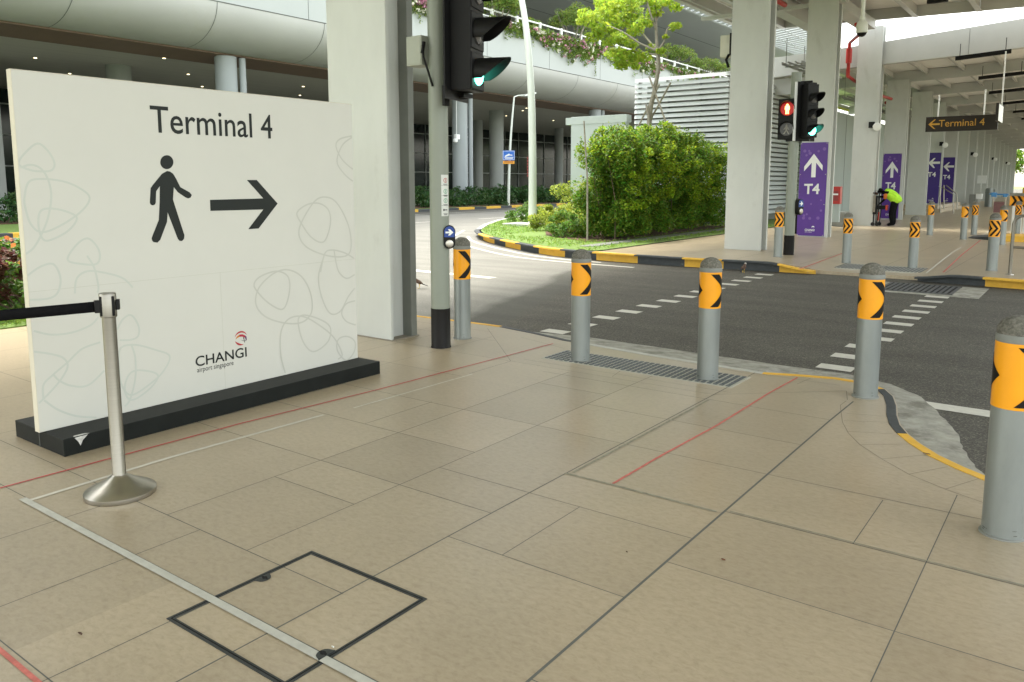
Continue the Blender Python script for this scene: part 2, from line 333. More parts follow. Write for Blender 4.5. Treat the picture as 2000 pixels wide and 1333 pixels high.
def textmesh(name, txt, mat_, parent, origin, ux, uz, height=None, width=None, bold=0., spacing=1., depth=.0008, align='LEFT'):
    """lettering laid on a plane: origin = left end of the base line, ux/uz unit vectors; height = cap height"""
    cu = bpy.data.curves.new(name, 'FONT'); cu.body = txt; cu.size = 1; cu.bevel_depth = bold; cu.bevel_resolution = 0; cu.space_character = spacing; cu.resolution_u = 4
    ob = bpy.data.objects.new(name, cu); C.objects.link(ob); bpy.context.view_layer.update()
    me = bpy.data.meshes.new_from_object(ob.evaluated_get(bpy.context.evaluated_depsgraph_get()))
    bpy.data.objects.remove(ob); n = len(me.vertices); co = np.zeros(n*3); me.vertices.foreach_get('co', co); co = co.reshape(-1, 3)
    h = height/.729 if height else 1
    w = (width/(co[:, 0].max()-co[:, 0].min())) if width else h
    x = (co[:, 0]-co[:, 0].min())*w; z = co[:, 1]*h; dz = (co[:, 2]+bold)*.06*h
    if align == 'CENTER': x -= (x.max())/2
    org = Vector(origin)-(ORG.get(parent.name, Vector((0, 0, 0)))); ux = Vector(ux); uz = Vector(uz); nn = ux.cross(uz)*depth
    nu = ux.cross(uz); V = [org+ux*a+uz*b+nn+nu*float(c_) for a, b, c_ in zip(x, z, dz)]
    me.vertices.foreach_set('co', [c for v in V for c in v]); me.materials.clear(); me.materials.append(mat_); me.update(); me.name = name
    o = bpy.data.objects.new(name, me); C.objects.link(o); o.parent = parent; ORG[o.name] = ORG.get(parent.name, Vector((0, 0, 0)))
    return o
def catmull(pts, closed, n=8):
    P = [np.array(p, float) for p in pts]; k = len(P); out = []
    rngi = range(k) if closed else range(k-1)
    for i in rngi:
        if closed: a, b, c, d = P[(i-1) % k], P[i], P[(i+1) % k], P[(i+2) % k]
        else: a, b, c, d = P[max(i-1, 0)], P[i], P[i+1], P[min(i+2, k-1)]
        for j in range(n):
            t = j/n; out.append(.5*((2*b)+(-a+c)*t+(2*a-5*b+4*c-d)*t*t+(-a+3*b-3*c+d)*t**3))
    out.append(P[0] if closed else P[-1]); return out
# ================================================================== THE SETTING
RZ = -.08                                        # road level
mb = MB(); mb.box(-260, 260, -120, 420, -.6, -.25); struct('ground', mb, M_grass)
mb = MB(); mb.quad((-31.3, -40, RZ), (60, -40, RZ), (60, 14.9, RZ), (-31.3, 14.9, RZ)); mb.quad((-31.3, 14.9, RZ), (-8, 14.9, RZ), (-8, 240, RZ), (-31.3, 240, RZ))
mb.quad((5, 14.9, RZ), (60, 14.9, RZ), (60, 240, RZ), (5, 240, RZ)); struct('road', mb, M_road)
# near pavement
EDGE = [(-9.3, 6.72), (-7.4, 6.72), (-6.3, 6.76), (-5.4, 6.80), (-5.12, 6.80), (-4.6, 6.70), (-4.16, 6.58), (-3.2, 6.46), (-2.12, 6.38), (-1.89, 6.47), (-1.6, 6.55), (-1.4, 6.53), (-1.28, 6.47), (-1.19, 6.38), (-1.10, 6.2), (-1.03, 5.95), (-.98, 5.70), (-.92, 5.48), (-.84, 5.30), (-.75, 5.15), (-.62, 4.98), (-.48, 4.85), (-.33, 4.74), (-.1, 4.62), (.3, 4.48), (1, 4.36), (2, 4.3), (14, 4.3)]
E3 = [(*p, 0) for p in EDGE]
mb = MB(); mb.prism([(-9.3, -12, -.25), (14, -12, -.25)]+[(x, y, -.25) for x, y in reversed(EDGE)], (0, 0, .25)); pav = struct('pavement', mb, M_floor)
tl = MB()
TC = [(-6.6, -3.417, [.2, 1.0, 1.905, 2.824, 3.443, 4.08, 4.8, 5.47]), (-3.417, -2.802, [.2, 1.0, 1.905, 2.513, 2.824, 3.443, 4.08, 4.989, 5.47]), (-2.802, -2.2, [.2, 1.604, 1.905, 2.824, 4.08, 5.323]), (-2.2, -1.323, [.2, 1.604, 2.515, 3.135, 4.09, 4.697, 5.323, 5.5]), (-1.323, -.46, [.2, 1.25, 1.9, 2.87, 3.499, 4.1]), (-.46, 1.2, [.2, 1.25, 1.9, 2.87, 3.499, 4.0])]
for a, b, ys in TC:
    for y0, y1 in zip(ys, ys[1:]): tl.quad((a, y0, .0006), (b, y0, .0006), (b, y1, .0006), (a, y1, .0006))
struct('paving_slab', tl, M_floor, pav)
# joints
jm = MB(); zj = .0012
UJ = [(-3.77, 1.0, 1.905), (-3.146, .6, 1.905), (-3.417, 1.905, 5.43), (-3.72, 3.443, 4.09), (-2.802, 1.905, 5.75), (-1.903, 2.513, 3.135), (-.745, 3.499, 4.09), (-.46, .3, 4.38), (-4.04, 4.9, 5.47), (-4.62, 2.7, 4.09), (-2.55, .2, 1.6), (-.9, .2, 1.9), (.2, .2, 3.5)]
for x, a, b in UJ: jm.strip([(x, a), (x, b)], .0042, zj)
VJ = [(1.604, -4.6, -1.32), (1.905, -6.6, -2.2), (2.513, -3.417, -2.802), (2.515, -2.2, -1.323), (2.824, -6.6, -2.2), (3.135, -2.802, -1.323), (3.443, -6.6, -2.802), (4.697, -2.802, -1.323), (4.989, -3.417, -2.802), (5.323, -3.6, -1.323), (3.499, -1.323, .5), (2.87, -1.323, 1.2), (1.9, -1.323, 1.2), (1.25, -1.3, 1.2), (1.0, -4.6, -1.3)]
for y, a, b in VJ: jm.strip([(a, y), (b, y)], .0042, zj)
jm.strip([(-6.6, 4.04), (-4.3, 4.07), (-2.8, 4.08), (-1.3, 4.10), (-.3, 4.12)], .0042, zj)
jm.strip([(-2.215, .2), (-2.2, 3), (-2.19, 4.5), (-2.17, 6.40)], .0065, zj)
struct('paving_joint', jm, M_joint, pav)
jm = MB(); jm.strip([(-1.33, .2), (-1.323, 3), (-1.315, 5.3), (-1.305, 5.88)], .011, .0016); struct('wide_paving_joint', jm, M_joint, pav)
jm = MB()
jm.strip([(-1.35, 5.87), (-1.355, 5.73), (-1.32, 5.6), (-1.24, 5.32), (-1.15, 5.1), (-1.04, 4.91), (-.88, 4.72), (-.71, 4.55), (-.52, 4.43), (-.33, 4.34), (.1, 4.2), (1, 4.05), (3, 4)], .0042, zj)
for a, b in [((-1.27, 5.54), (-1.03, 5.63)), ((-1.24, 5.36), (-.98, 5.5)), ((-1.17, 5.13), (-.92, 5.25)), ((-1.04, 4.91), (-.81, 5.09)), ((-.88, 4.72), (-.69, 4.94)), ((-.71, 4.55), (-.56, 4.8)), ((-.52, 4.43), (-.4, 4.7)), ((-.1, 4.27), (0, 4.55))]: jm.strip([a, b], .004, zj)
for a, b in [((-5.18, 6.59), (-4.04, 5.47)), ((-4.04, 5.47), (-2.18, 5.47)), ((-4.0, 5.6), (-2.1, 5.6)), ((-2.18, 5.47), (-1.42, 6.16)), ((-1.42, 6.16), (-1.35, 5.9)), ((-6.6, 6.1), (-4.7, 6.1)), ((-6.6, 5.47), (-4.04, 5.47)), ((-5.3, 4.8), (-4.04, 4.8)), ((-3.1, 5.75), (-3.05, 5.5)), ((-1.75, 6.4), (-1.78, 6.15)), ((-4.6, 6.4), (-3.95, 6.2)), ((-4.1, 6.5), (-2.2, 6.25)), ((-5.7, 4.1), (-5.7, 6.7)), ((-4.85, 4.5), (-4.85, 6.25)), ((-2.17, 6.3), (-1.5, 6.3))]: jm.strip([a, b], .0045, zj)
for k in range(12): jm.strip([(-9.2, -4+k*.95), (-5.0, -4+k*.95)], .005, zj)
for k in range(5): jm.strip([(-9.0+k*.9, -4), (-9.0+k*.9, 6.6)], .005, zj)
struct('faint_paving_joint', jm, M_jointl, pav)
# kerb line round the near pavement: painted stones
def kerb(name, pts, colfn, w=.13, zt=.004, zb=RZ-.05, side=1, zf=None, step=.12, parent=None):
    P = [Vector((p[0], p[1], 0)) for p in pts]; Q = [P[0]]
    for a, b in zip(P, P[1:]):
        n = max(1, int((b-a).length/step)); Q += [a+(b-a)*(i+1)/n for i in range(n)]
    m = MB(); s = 0; k = len(Q); nr = []
    for i in range(k):
        t = (Q[min(i+1, k-1)]-Q[max(i-1, 0)]).normalized(); nr.append(Vector((-t.y, t.x, 0))*side)
    for i in range(k-1):
        s += (Q[i+1]-Q[i]).length; mi = colfn(s, Q[i])
        if mi is None: continue
        m.mi = mi
        a, b, c, d = Q[i], Q[i+1], Q[i+1]-nr[i+1]*w, Q[i]-nr[i]*w
        za = (zf(Q[i].x, Q[i].y) if zf else 0)+zt; zc = (zf(Q[i+1].x, Q[i+1].y) if zf else 0)+zt
        ch = .012
        a1, b1 = a-nr[i]*ch, b-nr[i+1]*ch
        m.quad((a.x, a.y, zb), (b.x, b.y, zb), (b.x, b.y, zc-ch), (a.x, a.y, za-ch))
        m.quad((a.x, a.y, za-ch), (b.x, b.y, zc-ch), (b1.x, b1.y, zc), (a1.x, a1.y, za))
        m.quad((a1.x, a1.y, za), (b1.x, b1.y, zc), (c.x, c.y, zc), (d.x, d.y, za))
        m.quad((d.x, d.y, za), (c.x, c.y, zc), (c.x, c.y, zc-.03), (d.x, d.y, za-.03))
    return struct(name, m, [M_yel, M_blk, M_concb], parent, smooth=True)
def nearcol(s, p):
    x, y = p.x, p.y
    if x < -5.15: return 0
    if x < -4.15: return 1
    if x < -2.12: return 2
    if x < -1.22: return 0
    if y > 5.45 and x < -.9: return 1
    if x < .15: return 0
    return 1
kerb('near_kerb', EDGE, nearcol, w=.07, side=1)
# sloping concrete apron of the dropped kerb
AP = [((-5.3, 6.805), (-5.35, 6.95)), ((-4.6, 6.70), (-4.65, 7.1)), ((-4.16, 6.58), (-4.2, 7.14)), ((-3.2, 6.46), (-3.1, 7.10)), ((-2.12, 6.38), (-2.25, 7.05)), ((-1.6, 6.56), (-1.62, 7.06)), ((-1.28, 6.48), (-1.25, 6.90)), ((-1.10, 6.21), (-.98, 6.62)), ((-.98, 5.71), (-.78, 6.15)), ((-.92, 5.49), (-.62, 5.75)), ((-.84, 5.31), (-.56, 5.45)), ((-.62, 4.99), (-.45, 5.12)), ((-.33, 4.75), (-.28, 4.80))]
mb = MB()
AP2 = []
for (a, b), (c, d) in zip(AP, AP[1:]):
    for k in range(5): t_ = k/5; AP2.append(((a[0]+(c[0]-a[0])*t_, a[1]+(c[1]-a[1])*t_), (b[0]+(d[0]-b[0])*t_+random.uniform(-.007, .007), b[1]+(d[1]-b[1])*t_+random.uniform(-.007, .007))))
AP2.append(AP[-1])
for (a, b), (c, d) in zip(AP2, AP2[1:]):
    def zz(p): return -.002 if -4.3 < p[0] < -2.1 else -.062
    for k in range(4):
        def lp(p, q, t): return (p[0]+(q[0]-p[0])*t, p[1]+(q[1]-p[1])*t, zz(p)+(RZ+.004-zz(p))*t)
        mb.quad(lp(a, b, k/4), lp(a, b, (k+1)/4), lp(c, d, (k+1)/4), lp(c, d, k/4))
struct('kerb_apron', mb, M_conc)
# far walkway
FRONT = [(-8.6, 14.62), (-6.7, 14.55), (-5.8, 14.6), (-4.9, 14.7), (-4.0, 14.72), (-2.3, 14.72), (-1.5, 14.6), (-.8, 14.5), (14, 14.5)]
xs = list(np.arange(-8.6, 1.01, .3))+[2, 4, 8, 14]
def fy(x): return float(np.interp(x, [p[0] for p in FRONT], [p[1] for p in FRONT]))
rows = [0, .4, .9, 1.5, 2.2, 3, 4, 5, 6, 7.5, 9, 12, 20, 60, 180]; mb = MB(); vs = []
for r in rows:
    for x in xs: y = fy(x)+r; vs.append((x, y, fz(x, y)))
nx = len(xs); mb.add(vs, [(j*nx+i, j*nx+i+1, (j+1)*nx+i+1, (j+1)*nx+i) for j in range(len(rows)-1) for i in range(nx-1)])
mb.add([v for x in xs for v in ((x, fy(x), fz(x, fy(x))), (x, fy(x), -.2))], [(2*i, 2*i+1, 2*i+3, 2*i+2) for i in range(nx-1)])
fw = struct('walkway', mb, M_floor, smooth=True)
jm = MB()
for k in range(9):
    x = -8+k*1.2
    for a, b in zip(np.arange(15, 60, 1.5), np.arange(16.5, 61, 1.5)): jm.strip([(x, a, fz(x, a)+.003), (x, b, fz(x, b)+.003)], .008)
for k in range(16):
    y = 15.6+k*1.25
    for i in range(16): a = -8.5+i*.6; jm.strip([(a, y, fz(a, y)+.003), (a+.6, y, fz(a+.6, y)+.003)], .006)
struct('faint_paving_joint', jm, M_jointl, fw)
# island kerb (black / yellow), 0.1 m above the walkway zero
IK = [(-29.5, 60), (-22, 34), (-20.3, 28.5), (-18.9, 25), (-17.1, 21.8), (-15.9, 20.0), (-15.2, 18.95), (-14.3, 17.95), (-13.4, 17.15), (-12.3, 16.35), (-11.4, 15.75), (-10.6, 15.25), (-9.8, 14.85), (-9.0, 14.62), (-8, 14.5), (-6.7, 14.43), (-5.8, 14.48), (-4.9, 14.58), (-4.0, 14.62)]
def islz(x, y): return .1 if x < -4.9 else .1-.11*ss(-4.9, -4.0, x)
def stripes(bounds, first):
    def f(s, p):
        k = sum(p.x > b for b in bounds); return (first+k) % 2
    return f
kerb('island_kerb', IK, lambda s, p: (2 if p.y > 19.6 else stripes([-14.2, -13.09, -12.3, -11.36, -10.42, -9.47, -8.54, -7.5, -6.56, -5.68, -4.76], 1)(s, p)), w=.15, zt=.006, zf=islz)
kerb('far_kerb', [(-2.35, 14.63), (-1.5, 14.5), (-.8, 14.4), (8, 14.4)], lambda s, p: 1 if p.x < -1.45 else (0 if p.x < .2 else 1), w=.16, zt=.006, zf=lambda x, y: .08*ss(-2.4, -1.7, x)-.01)
# lawn of the island
mb = MB(); LW = IK[1:14]+[(-8.62, 14.75), (-8.62, 60)]
mb.add([(x-.0, y+.08, .098) for x, y in LW], [tuple(range(len(LW)))]); struct('lawn', mb, M_grass)
mb = MB(); mb.box(-9.55, -9.2, 15.6, 27, .09, .112); struct('shaded_drain_strip', mb, M_greyp)  # drain strip whose dark grey also carries the hedge's shadow
mb = MB(); mb.add([(x, y, .108) for x, y in [(-9.7, 17.2), (-10.2, 16.9), (-10.9, 17.3), (-12.3, 18.3), (-13.2, 19.6), (-14, 22), (-12, 25.9), (-9.7, 25.9)]], [tuple(range(7, -1, -1))]); struct('mulch_bed', mb, M_mulch)
# grass blades, near the kerb of the island
gb = MB(); n = 15000; P = np.stack([rng.uniform(-18.5, -8.7, n), rng.uniform(14.6, 27, n), np.full(n, .13)], 1)
def inside(x, y):
    kx = [p[0] for p in reversed(IK)]; ky = [p[1] for p in reversed(IK)]
    return y > np.interp(x, kx[::-1], ky[::-1])+.12
P = P[[bool(inside(x, y)) and not (-13.2 < x < -9.7 and y > 17.4) and not (-9.6 < x < -9.15) for x, y, _ in P]]
leafmesh(gb, P, .09, up=-.2, aspect=.2); o = link('grass', gb, M_grassl, smooth=False); o['kind'] = 'stuff'; tag(o, 'bright short grass covering the sunlit traffic island', 'grass')
# the far kerb along the terminal and its verge
FK = [(-25.2, -30), (-25.3, 6), (-26.2, 12), (-29.0, 22), (-30.3, 30), (-30.9, 36), (-31.1, 44), (-31.2, 60), (-31.2, 150)]
kerb('terminal_kerb', FK, lambda s, p: int(s/1.35) % 2, w=.3, zt=.06, zb=RZ-.05, side=-1, step=.3)
mb = MB(); V = [(x, y, .05) for x, y in FK]; mb.add(V+[(-90, 150, .05), (-90, -30, .05)], [tuple(range(len(V)+2))]); struct('verge', mb, M_grass)
# planted ground left of the pavement
mb = MB(); mb.prism([(-20.5, -12, -.2), (-9.32, -12, -.2), (-9.32, 4.6, -.2), (-10.5, 6.2, -.2), (-12.5, 7.2, -.2), (-16, 7.6, -.2), (-20.5, 6.5, -.2)], (0, 0, .21)); struct('planting_bed', mb, M_grass)
# road markings
def dashes(x0, x1, ys, w=.30):
    for y in ys:
        j = random.uniform(-.012, .012); mk.quad((x0+j, y, RZ+.004), (x1+j, y, RZ+.004), (x1+j, y+w, RZ+.004), (x0+j, y+w, RZ+.004))
mk = MB()
dashes(-4.86, -4.56, np.arange(7.12, 14.2, .565), .19); dashes(-1.93, -1.63, np.arange(7.15, 14.2, .545), .20)
mk.add([(x, y, RZ+.004) for x, y in [(-.95, 6.32), (-.95, 6.50), (.9, 6.50), (.9, 6.30)]], [(3, 2, 1, 0)])
mk.strip([(-10.9, 10.85), (-10.1, 10.78), (-8.3, 10.72)], .22, RZ+.004)
mk.strip([(-27.6, -20), (-27.7, 8), (-28.2, 20), (-28.3, 34), (-28.4, 120)], .14, RZ+.004)
mk.strip([(x-.45, y-.75) for x, y in IK[4:16]], .1, RZ+.004); mk.strip([(x-.15, y-.35) for x, y in IK[6:15]], .09, RZ+.004)
for k in range(9): mk.strip([(-22.5, -2+k*5), (-22.5, .2+k*5)], .12, RZ+.004)
struct('road_marking', mk, M_mark)
# tapes on the floor
def tape(name, pts, w, m, label, z=.0026, cat='floor tape'):
    t = MB(); Q = []
    for a, b in zip(pts, pts[1:]):
        n = 24
        for i in range(n): t_ = i/n; Q.append((a[0]+(b[0]-a[0])*t_+random.uniform(-.0012, .0012), a[1]+(b[1]-a[1])*t_, z))
    Q.append((*pts[-1], z)); t.strip(Q, w); return tag(link(name, t, m, smooth=False), label, cat)
tape('floor_tape', [(-4.44, .6), (-4.37, 2.97), (-4.27, 4.14), (-4.16, 6.32)], .013, M_taper, 'long thin red tape line running past the front of the white sign', .0034)
tape('floor_tape', [(-4.12, 1.58), (-4.14, 2.34), (-4.09, 3.42)], .027, M_tapef, 'thin white tape line from the tape corner beside the stanchion towards the road')
tape('floor_tape', [(-4.05, 3.65), (-4.01, 4.9)], .018, M_tapef, 'short faded white tape stretch beyond the gap in the thin white line')
tape('floor_tape', [(-4.17, 1.585), (-2.53, 1.583), (-1.2, 1.58)], .034, M_tapew, 'broad white tape crossing the black framed access cover', .0046)
tape('floor_tape', [(-1.92, 3.49), (-1.905, 4.08), (-1.87, 4.75), (-1.865, 5.75), (-1.84, 6.36)], .015, M_taperl, 'red tape in the middle of the paving ending between two bollards')
tape('floor_tape', [(-3.3, .98), (-2.3, .97)], .017, M_taperl, 'wide worn red tape in the bottom left corner of the photo')
tape('floor_tape', [(-2.2, 3.47), (-1.9, 3.475), (-1.35, 3.47)], .016, M_tapeg, 'grey tape residue across the paving at the foot of the middle red tape', .003)
tape('floor_tape', [(-2.17, 3.5), (-2.16, 4.4), (-2.15, 5.3)], .016, M_tapeg, 'grey tape residue running along the joint left of the middle red tape', .003)
tape('floor_tape', [(-1.3, 3.511), (-.46, 3.511), (0, 3.511)], .009, M_tapeg, 'faint grey tape residue beside the joint near the rightmost bollard', .003)
for pts, m, lb in [([(1560, 527), (1650, 494)], M_taperl, 'faint red tape on the far walkway left of the tactile strip'), ([(1842, 533), (1878, 499), (1915, 470)], M_taperl, 'red tape on the far walkway right of the tactile strip'), ([(1808, 535), (1860, 494), (1960, 436)], M_tapef, 'long white tape on the far walkway behind the row of bollards')]:
    Q = [GF(*p) for p in pts]; t = MB(); t.strip([(x, y, z+.006) for x, y, z in Q], .03); tag(link('floor_tape', t, m, smooth=False), lb, 'floor tape')
# tactile strips
def tactile(x0, x1, y0, y1, z, nx_, ny_, label, bars=False, zf=None):
    t = thing('tactile_strip', label, 'tactile paving', ((x0+x1)/2, (y0+y1)/2, z))
    b = MB(); b.box(x0-.015, x1+.015, y0-.015, y1+.015, z-.02, z+.003); link('base', b, M_tactb, t, smooth=False)
    s = MB(); dx = (x1-x0)/nx_; dy = (y1-y0)/ny_
    for i in range(nx_):
        for j in range(ny_):
            a, c = x0+i*dx, y0+j*dy
            s.box(a+dx*.2, a+dx*.78, c+dy*.14, c+dy*.86, z+.001, z+.008)
    link('studs', s, M_tact, t, smooth=False)
tactile(-3.88, -2.16, 5.74, 6.13, 0, 34, 7, 'tactile strip of small dark studs under the two middle near bollards')
tactile(-4.02, -2.42, 15.2, 16.35, -.018, 26, 1, 'tactile strip of long dark bars at the far side of the crossing')
# access cover
t = thing('access_cover', 'square paved access cover with black metal frame in the foreground', 'access cover', (-2.24, 1.74, 0))
a, b, c, d = -2.575, -1.915, 1.41, 2.065
f = MB()
for x0, x1, y0, y1 in [(a, b, c, c+.009), (a, b, d-.009, d), (a, a+.009, c+.009, d-.009), (b-.009, b, c+.009, d-.009)]: f.box(x0, x1, y0, y1, -.01, .0035)
i_ = .015
for x0, x1, y0, y1 in [(a+i_, b-i_, c+i_, c+i_+.006), (a+i_, b-i_, d-i_-.006, d-i_), (a+i_, a+i_+.006, c+i_+.006, d-i_-.006), (b-i_-.006, b-i_, c+i_+.006, d-i_-.006)]: f.box(x0, x1, y0, y1, -.01, .003)
link('frame', f, M_frame, t, smooth=False)
f = MB(); f.add([(x, y, .0022) for x, y in [(a+.008, c+.008), (b-.008, c+.008), (b-.008, d-.008), (a+.008, d-.008), (a+i_+.003, c+i_+.003), (b-i_-.003, c+i_+.003), (b-i_-.003, d-i_-.003), (a+i_+.003, d-i_-.003)]], [(0, 1, 5, 4), (1, 2, 6, 5), (2, 3, 7, 6), (3, 0, 4, 7)]); link('gap', f, mat('frame_gap', (.008, .008, .008), .9), t, smooth=False)
for (px, py), sx in (((-2.556, 1.80), 1), ((-1.935, 1.60), -1)):
    f = MB(); pr = [(px, py-.035), (px+sx*.012, py-.03)]+[(px+sx*(.016+.022*math.cos(q)), py+.028*math.sin(q)) for q in np.linspace(-1.4, 1.4, 9)]+[(px+sx*.012, py+.03), (px, py+.035)]
    if sx < 0: pr = pr[::-1]
    f.prism([(x, y, .0) for x, y in pr], (0, 0, .006)); k = link('lift_key_plate', f, M_frame, t)
    g = MB(); g.lathe([(.010, 0), (.010, .0008)], (px+sx*.02, py, .0062), 10); g.box(px+sx*.02-.016, px+sx*.02+.016, py-.004, py+.004, .0062, .0072); link('keyhole', g, mat('frame_gap', (0, 0, 0)), k)
# drain grate in the road
P4 = [G(*q, RZ) for q in [(1722, 560), (1748, 551), (1895, 566), (1868, 579)]]
t = thing('drain_grate', 'dark drain grate in a concrete surround on the asphalt near the far kerb', 'drain', (P4[0][0], P4[0][1], RZ))
gx0, gx1, gy0, gy1 = -2.66, -1.62, 13.0, 14.05
f = MB(); f.box(gx0-.12, gx1+.35, gy0-.15, gy1+.1, RZ-.03, RZ+.006); link('surround', f, M_conc, t, smooth=False)
f = MB()
for k in range(14): x = gx0+.03+k*(gx1-gx0-.06)/13; f.box(x-.018, x+.018, gy0+.03, gy1-.03, RZ+.006, RZ+.018)
f.box(gx0, gx1, gy0, gy0+.03, RZ+.006, RZ+.018); f.box(gx0, gx1, gy1-.03, gy1, RZ+.006, RZ+.018); link('bars', f, mat('dark_grate', (.07, .075, .075), .6, .2, 12), t, smooth=False)
f = MB(); f.box(gx0+.01, gx1-.01, gy0+.031, gy1-.031, RZ+.0062, RZ+.0085); link('pit', f, mat('frame_gap', (0, 0, 0)), t, smooth=False)
# debris on the floor
for px, py, m, s, lb in [(1413, 1095, 'leaf', .012, 'tiny brown dry leaf lying on the foreground paving'), (157, 1240, 'dk', .012, 'small dark curled scrap on the paving at lower left'), (1224, 1080, 'dk', .006, 'dark speck on the paving in the middle foreground'), (650, 1266, 'wh', .006, 'small white chip on the access cover'), (1810, 888, 'dk', .02, 'dry twig on the curved paving edge near the yellow kerb')]:
    x, y = G(px, py); d_ = MB(); pr = [(x+s*math.cos(q)*random.uniform(.6, 1.1), y+s*.6*math.sin(q)*random.uniform(.6, 1.1), .002+.0008*k) for k, q in enumerate(np.linspace(0, 5.5, 7))]
    d_.prism(pr, (0, 0, .002)); tag(link('debris', d_, {'leaf': mat('dry_leaf', (.16, .05, .02)), 'dk': M_mulch, 'wh': M_white}[m], smooth=False), lb, 'debris')
# ================================================================== STRUCTURES
# --- walkway columns: flanged steel columns
COLS = [('nearest', -5.53, 5.50, 7.0), ('', -5.85, 17.05, 7.0), ('', -6.17, 23.5, 7.0), ('', -6.53, 30.75, 7.0), ('', -6.67, 36.5, 5.75), ('', -6.73, 42.4, 5.8), ('', -7.02, 48.6, 5.8), ('', -7.17, 54.8, 5.8),
        ('', -7.31, 61, 5.8), ('', -7.52, 67.2, 5.8), ('', -7.72, 73.4, 5.8), ('', -7.91, 79.6, 5.8), ('', -8.12, 85.8, 5.8), ('', -8.27, 92, 5.8), ('', -8.44, 98, 5.8), ('', -8.57, 104, 5.8), ('', -8.65, 110, 5.8), ('', -8.69, 116, 5.8)]
CLAB = ['pale steel column right behind the white sign, nearest to the camera', 'pale steel column at the road corner, left of the far signal pole', 'pale steel column carrying the large purple T4 banner with the up arrow', 'pale steel column beside the worker with the cart', 'pale steel column carrying the second purple T4 banner behind the worker', 'pale steel column just right of the worker and her banner', 'pale steel column carrying the first left arrow banner', 'pale steel column carrying the second left arrow banner']
for i, (_, xr, y, zt) in enumerate(COLS):
    z0 = fz(xr, y) if i else 0; w = .82
    lb = CLAB[i] if i < len(CLAB) else 'pale steel column in the far row, %s' % ['just past the left arrow banners', 'second past the left arrow banners', 'third past the left arrow banners', 'fourth past the left arrow banners', 'fifth past the left arrow banners', 'sixth past the left arrow banners', 'fifth from the far end', 'fourth from the far end', 'third from the far end', 'last at the far end'][i-8]
    t = thing('steel_column', lb, 'column', (xr-w/2, y, z0), 'columns along the covered walkway')
    x0 = xr-w
    f = MB(); f.box(x0, xr, y, y+.035, z0, zt); link('front_flange', f, M_paintw, t, smooth=False, bevel=.004)
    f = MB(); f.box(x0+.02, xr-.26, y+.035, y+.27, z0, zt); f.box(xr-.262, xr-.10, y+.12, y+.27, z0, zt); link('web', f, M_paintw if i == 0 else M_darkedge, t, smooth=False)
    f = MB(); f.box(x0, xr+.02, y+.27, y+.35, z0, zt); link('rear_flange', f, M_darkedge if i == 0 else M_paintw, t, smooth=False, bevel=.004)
    if i == 0:
        f = MB(); f.box(x0-.02, xr+.03, y-.02, y+.37, 0, .008); link('base_joint', f, M_jointl, t, smooth=False)

# --- near canopy over the crossing
t = thing('canopy', 'large steel canopy roof over the crossing, its edge against the white sky', 'canopy', (-3, 9, 7))
zc = lambda x: 6.80-(x+2)*.025 if x < -2 else 6.80+(x+2)*.03
XE = [-10.6, -9.6, -8.4, -7.1, -5.3, -3.5, -1.7, .1, 1.9, 3.7]
s = MB()
def sheet(mbx, x0, x1, y0, y1, z0, z1, th):
    mbx.hexa([(x0, y0, z0), (x1, y0, z1), (x1, y1, z1), (x0, y1, z0), (x0, y0, z0+th), (x1, y0, z1+th), (x1, y1, z1+th), (x0, y1, z0+th)])
for a, b in zip(XE, XE[1:]): sheet(s, a, b, -14, 29.7, zc(a)+.42, zc(b)+.42, .06)
link('roof_sheet', s, M_roofp, t, smooth=False)
def ibeam_y(mbx, x, y0, y1, z, h=.38, w=.16, tf=.02):
    mbx.box(x-w/2, x+w/2, y0, y1, z, z+tf); mbx.box(x-.008, x+.008, y0, y1, z+tf, z+h)
for x in XE: r_ = MB(); ibeam_y(r_, x, -14, 29.5, zc(x)+.03); link('rafter', r_, M_steelw, t, smooth=False)
for k, y in enumerate(list(np.arange(-12, 29, 5.9))+[29.5]):
    r_ = MB()
    for a, b in zip(XE, XE[1:]): sheet(r_, a+.009, b-.009, y, y+.10, zc(a)+.06, zc(b)+.06, .35)
    link('cross_beam', r_, M_steelw, t, smooth=False)
r_ = MB(); sheet(r_, -10.8, -10.62, -14, 29.7, 6.98, 6.98, .5); link('edge_fascia', r_, M_steelw, t, smooth=False)
# heavy girder that the columns carry, seen top left of the corner column
for b6 in [(-8.3, -7.9, -14, 29.4, 6.55, 6.93), (-7.0, -6.5, -14, 29.4, 6.66, 6.95), (-10.6, -5.7, 17.15, 17.35, 6.45, 6.54), (-10.2, -6, 23.55, 23.75, 6.45, 6.54), (-10.2, -5.4, 5.6, 5.8, 6.45, 6.54)]:
    r_ = MB(); r_.box(*b6); link('girder', r_, M_steelw, t, smooth=False)
# service pipes
def pipe(label, pts, r, m, cat='pipe'):
    q = MB(); q.tube(pts, r, 8); return tag(link('service_pipe', q, m), label, cat)
pipe('red sprinkler pipe under the near canopy roof left of the T4 column', [(-7.55, 10, 6.5), (-7.55, 23.2, 6.5)], .07, M_red)
pipe('red pipe dropping in front of the cross beam right of the big T4 column', [(-6.35, 26.2, 6.3), (-6.45, 27.5, 6.3), (-7.55, 30.4, 6.45), (-7.55, 30.4, 5.3), (-7.3, 33, 4.95), (-7.2, 36, 4.95)], .06, M_red)
q = MB(); q.tube([(-7.55, 30.4, 6.25), (-7.55, 30.4, 5.75)], .10, 12); tag(link('pipe_sleeve', q, M_red), 'thicker red sleeve on the drop pipe against the cross beam', 'pipe sleeve')
pipe('red service pipe seen above the worker between two pale columns', [(-7.6, 37, 4.9), (-7.5, 41, 4.9)], .07, M_red)
pipe('grey conduit bundle beside the red pipe under the near canopy', [(-7.8, 10, 6.45), (-7.8, 23.4, 6.45)], .04, M_greyp)
